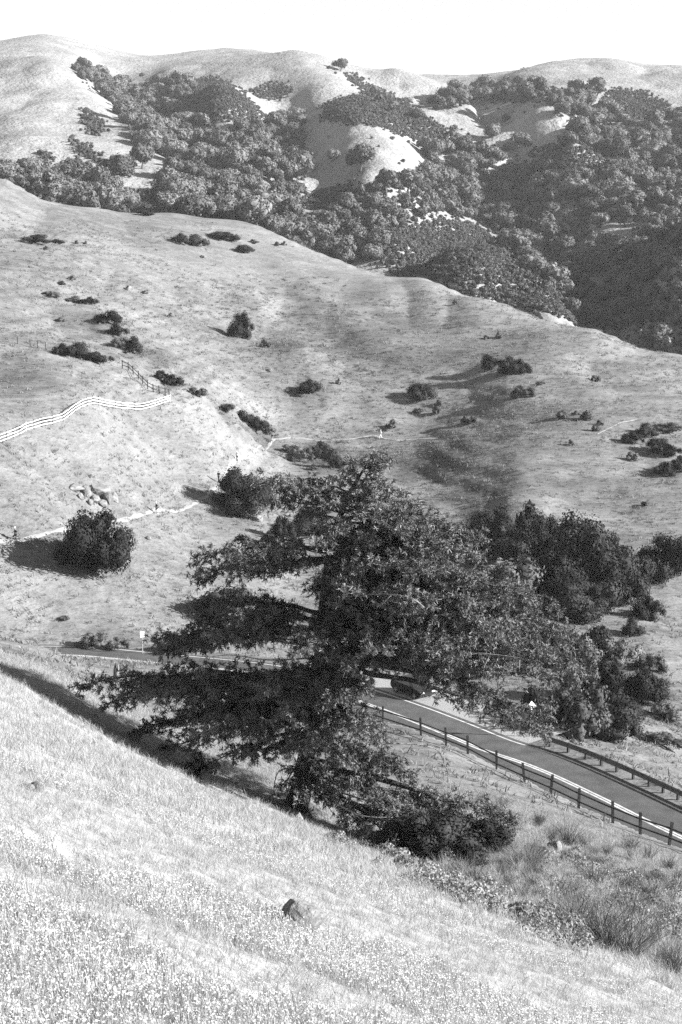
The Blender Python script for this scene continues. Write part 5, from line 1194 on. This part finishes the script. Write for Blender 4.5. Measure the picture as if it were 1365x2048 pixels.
def person(u, v, label, yaw, top, legs, hat, stride=0.35, seed=0, ymin=140, h=1.74, bare_legs=True):
    p = hit(u, v, ymin); o = thing('person', label, 'person', (p.x, p.y, p.z), yaw, 'people on the hillside trail')
    s = h / 1.74; st = stride
    # joints: x is the walking direction
    V = dict(pel=(0, 0, .95), spi=(0.01, 0, 1.15), che=(0.03, 0, 1.32), nec=(0.04, 0, 1.48), hed=(0.07, 0, 1.60), crn=(0.07, 0, 1.70),
             shl=(0.03, .17, 1.42), ell=(-0.10 - st * .3, .23, 1.17), wrl=(0.08 - st * .2, .20, 1.00), hnl=(0.15 - st * .2, .19, .95),
             shr=(0.03, -.17, 1.42), elr=(0.02 + st * .25, -.24, 1.17), wrr=(0.20 + st * .3, -.18, 1.05), hnr=(0.27 + st * .3, -.17, 1.03),
             hpl=(0, .095, .90), knl=(st * .75 + .03, .10, .52), anl=(st * .85, .10, .09), tol=(st * .85 + .17, .11, .04),
             hpr=(0, -.095, .90), knr=(-st * .25 + .05, -.10, .50), anr=(-st * .95, -.10, .12), tor=(-st * .95 + .15, -.11, .04))
    names = list(V); E = [('pel', 'spi'), ('spi', 'che'), ('che', 'nec'), ('nec', 'hed'), ('hed', 'crn'), ('che', 'shl'), ('shl', 'ell'), ('ell', 'wrl'), ('wrl', 'hnl'), ('che', 'shr'), ('shr', 'elr'), ('elr', 'wrr'), ('wrr', 'hnr'),
         ('pel', 'hpl'), ('hpl', 'knl'), ('knl', 'anl'), ('anl', 'tol'), ('pel', 'hpr'), ('hpr', 'knr'), ('knr', 'anr'), ('anr', 'tor')]
    rr = dict(pel=.12, spi=.11, che=.125, nec=.05, hed=.085, crn=.07, shl=.06, ell=.04, wrl=.03, hnl=.03, shr=.06, elr=.04, wrr=.03, hnr=.03, hpl=.085, knl=.055, anl=.04, tol=.035, hpr=.085, knr=.055, anr=.04, tor=.035)
    vs = [tuple(c * s for c in V[n_]) for n_ in names]; ed = [(names.index(a), names.index(b)) for a, b in E]
    skinned('body', vs, ed, [rr[n_] * s for n_ in names], M_SKIN, o)
    tn = ['pel', 'spi', 'che', 'shl', 'ell', 'shr', 'elr']; te = [('pel', 'spi'), ('spi', 'che'), ('che', 'shl'), ('shl', 'ell'), ('che', 'shr'), ('shr', 'elr')]
    tr_ = dict(pel=.145, spi=.135, che=.15, shl=.08, ell=.058, shr=.08, elr=.058)
    skinned('shirt', [tuple(c * s for c in V[n_]) for n_ in tn], [(tn.index(a), tn.index(b)) for a, b in te], [tr_[n_] * s for n_ in tn], top, o, 0)
    V2 = dict(V)
    for sd_ in 'lr':
        k = V['kn' + sd_]; hp_ = V['hp' + sd_]; V2['kn' + sd_] = tuple(hp_[i] + (k[i] - hp_[i]) * (0.75 if bare_legs else 1.0) for i in range(3))
    sn = ['pel', 'hpl', 'knl', 'hpr', 'knr']; se = [('pel', 'hpl'), ('hpl', 'knl'), ('pel', 'hpr'), ('hpr', 'knr')]
    if not bare_legs: sn += ['anl', 'anr']; se += [('knl', 'anl'), ('knr', 'anr')]
    sr = dict(pel=.138, hpl=.108, knl=.082, hpr=.108, knr=.082, anl=.06, anr=.06)
    skinned('trousers' if not bare_legs else 'shorts', [tuple(c * s for c in V2[n_]) for n_ in sn], [(sn.index(a), sn.index(b)) for a, b in se], [sr[n_] * s for n_ in sn], legs, o, 0)
    hc = Vector((0.055, 0, 1.675)) * s
    if hat is not None:
        mb = MB(); m = 12; vs = []
        for (r, z) in ((.112, -.02), (.115, .03), (.09, .085), (.0001, .105)): vs += [(hc.x + math.cos(2 * math.pi * i / m) * r * s, hc.y + math.sin(2 * math.pi * i / m) * r * s * .92, hc.z + z * s) for i in range(m)]
        fs = [(q * m + i, q * m + (i + 1) % m, (q + 1) * m + (i + 1) % m, (q + 1) * m + i) for q in range(3) for i in range(m)]
        fs.append(tuple(range(m - 1, -1, -1))); mb.add(vs, fs); mb.box((hc.x + .14 * s, 0, hc.z - .01), (.12 * s, .15 * s, .012))
        mb.build('cap', hat, o)
    else:
        mb = MB(); mb.tube([hc + Vector((-.03, 0, .07)) * s, hc + Vector((-.06, 0, .0)) * s, hc + Vector((-.075, 0, -.10)) * s], [.085 * s, .105 * s, .06 * s], 10); mb.build('hair', M_HAIR, o)
    for nm, side in (('shoe', 'l'), ('shoe', 'r')):
        a = Vector(V['an' + side]) * s; t = Vector(V['to' + side]) * s
        mb = MB(); mb.tube([a + Vector((-.05, 0, -.03)), a + Vector((.02, 0, -.03)), t + Vector((.02, 0, .0))], [.045, .05, .035], 8); mb.build(nm, M_CL_LT if seed % 2 else M_CL_DK, o)
    return o
person(32, 1084, 'runner in white cap and dark clothes on the trail at the left edge', math.pi + .2, M_CL_DK, M_CL_DK, M_CL_LT, .55, 1)
person(314, 1029, 'walker in white cap and dark clothes right of the big bush', math.pi + .3, M_CL_DK, M_CL_DK, M_CL_LT, .25, 3)
person(438, 964, 'walker dressed all in black just above the trail bend', math.pi + .9, M_CL_DK, M_CL_DK, None, .2, 2, bare_legs=False)
person(475, 923, 'walker in a white shirt and dark trousers coming down the steep trail', math.pi + 1.0, M_CL_LT, M_CL_DK, M_CL_LT, .3, 2, bare_legs=False)
person(545, 884, 'small dark-clothed walker where the trail crosses the gully', math.pi + .5, M_CL_DK, M_CL_MD, None, .25, 1)
person(762, 877, 'walker dressed in white on the level trail right of the gully', math.pi, M_CL_LT, M_CL_LT, M_CL_LT, .3, 1, bare_legs=False)
# ------------------------------------------------------------------ haze
zt = float(GZ.max()) + 25; zb = float(GZ.min()) - 2
xm = float(np.abs(GX).max()) + 20; ym = float(GY.max()) + 20
hz = MB(); hz.box((0, (ym - 60) / 2, (zt + zb) / 2), (2 * xm, ym + 60, zt - zb))
hm = bpy.data.materials.new('haze'); hm.use_nodes = True; t = hm.node_tree; t.nodes.remove(t.nodes['Principled BSDF'])
pv = t.nodes.new('ShaderNodeVolumePrincipled'); pv.inputs['Color'].default_value = (0.97, 0.97, 0.97, 1); pv.inputs['Density'].default_value = 0.000062
t.links.new(pv.outputs[0], t.nodes['Material Output'].inputs['Volume'])
hz.build('haze', hm, None, kind='stuff', label='thin pale haze in the valley air', category='haze')
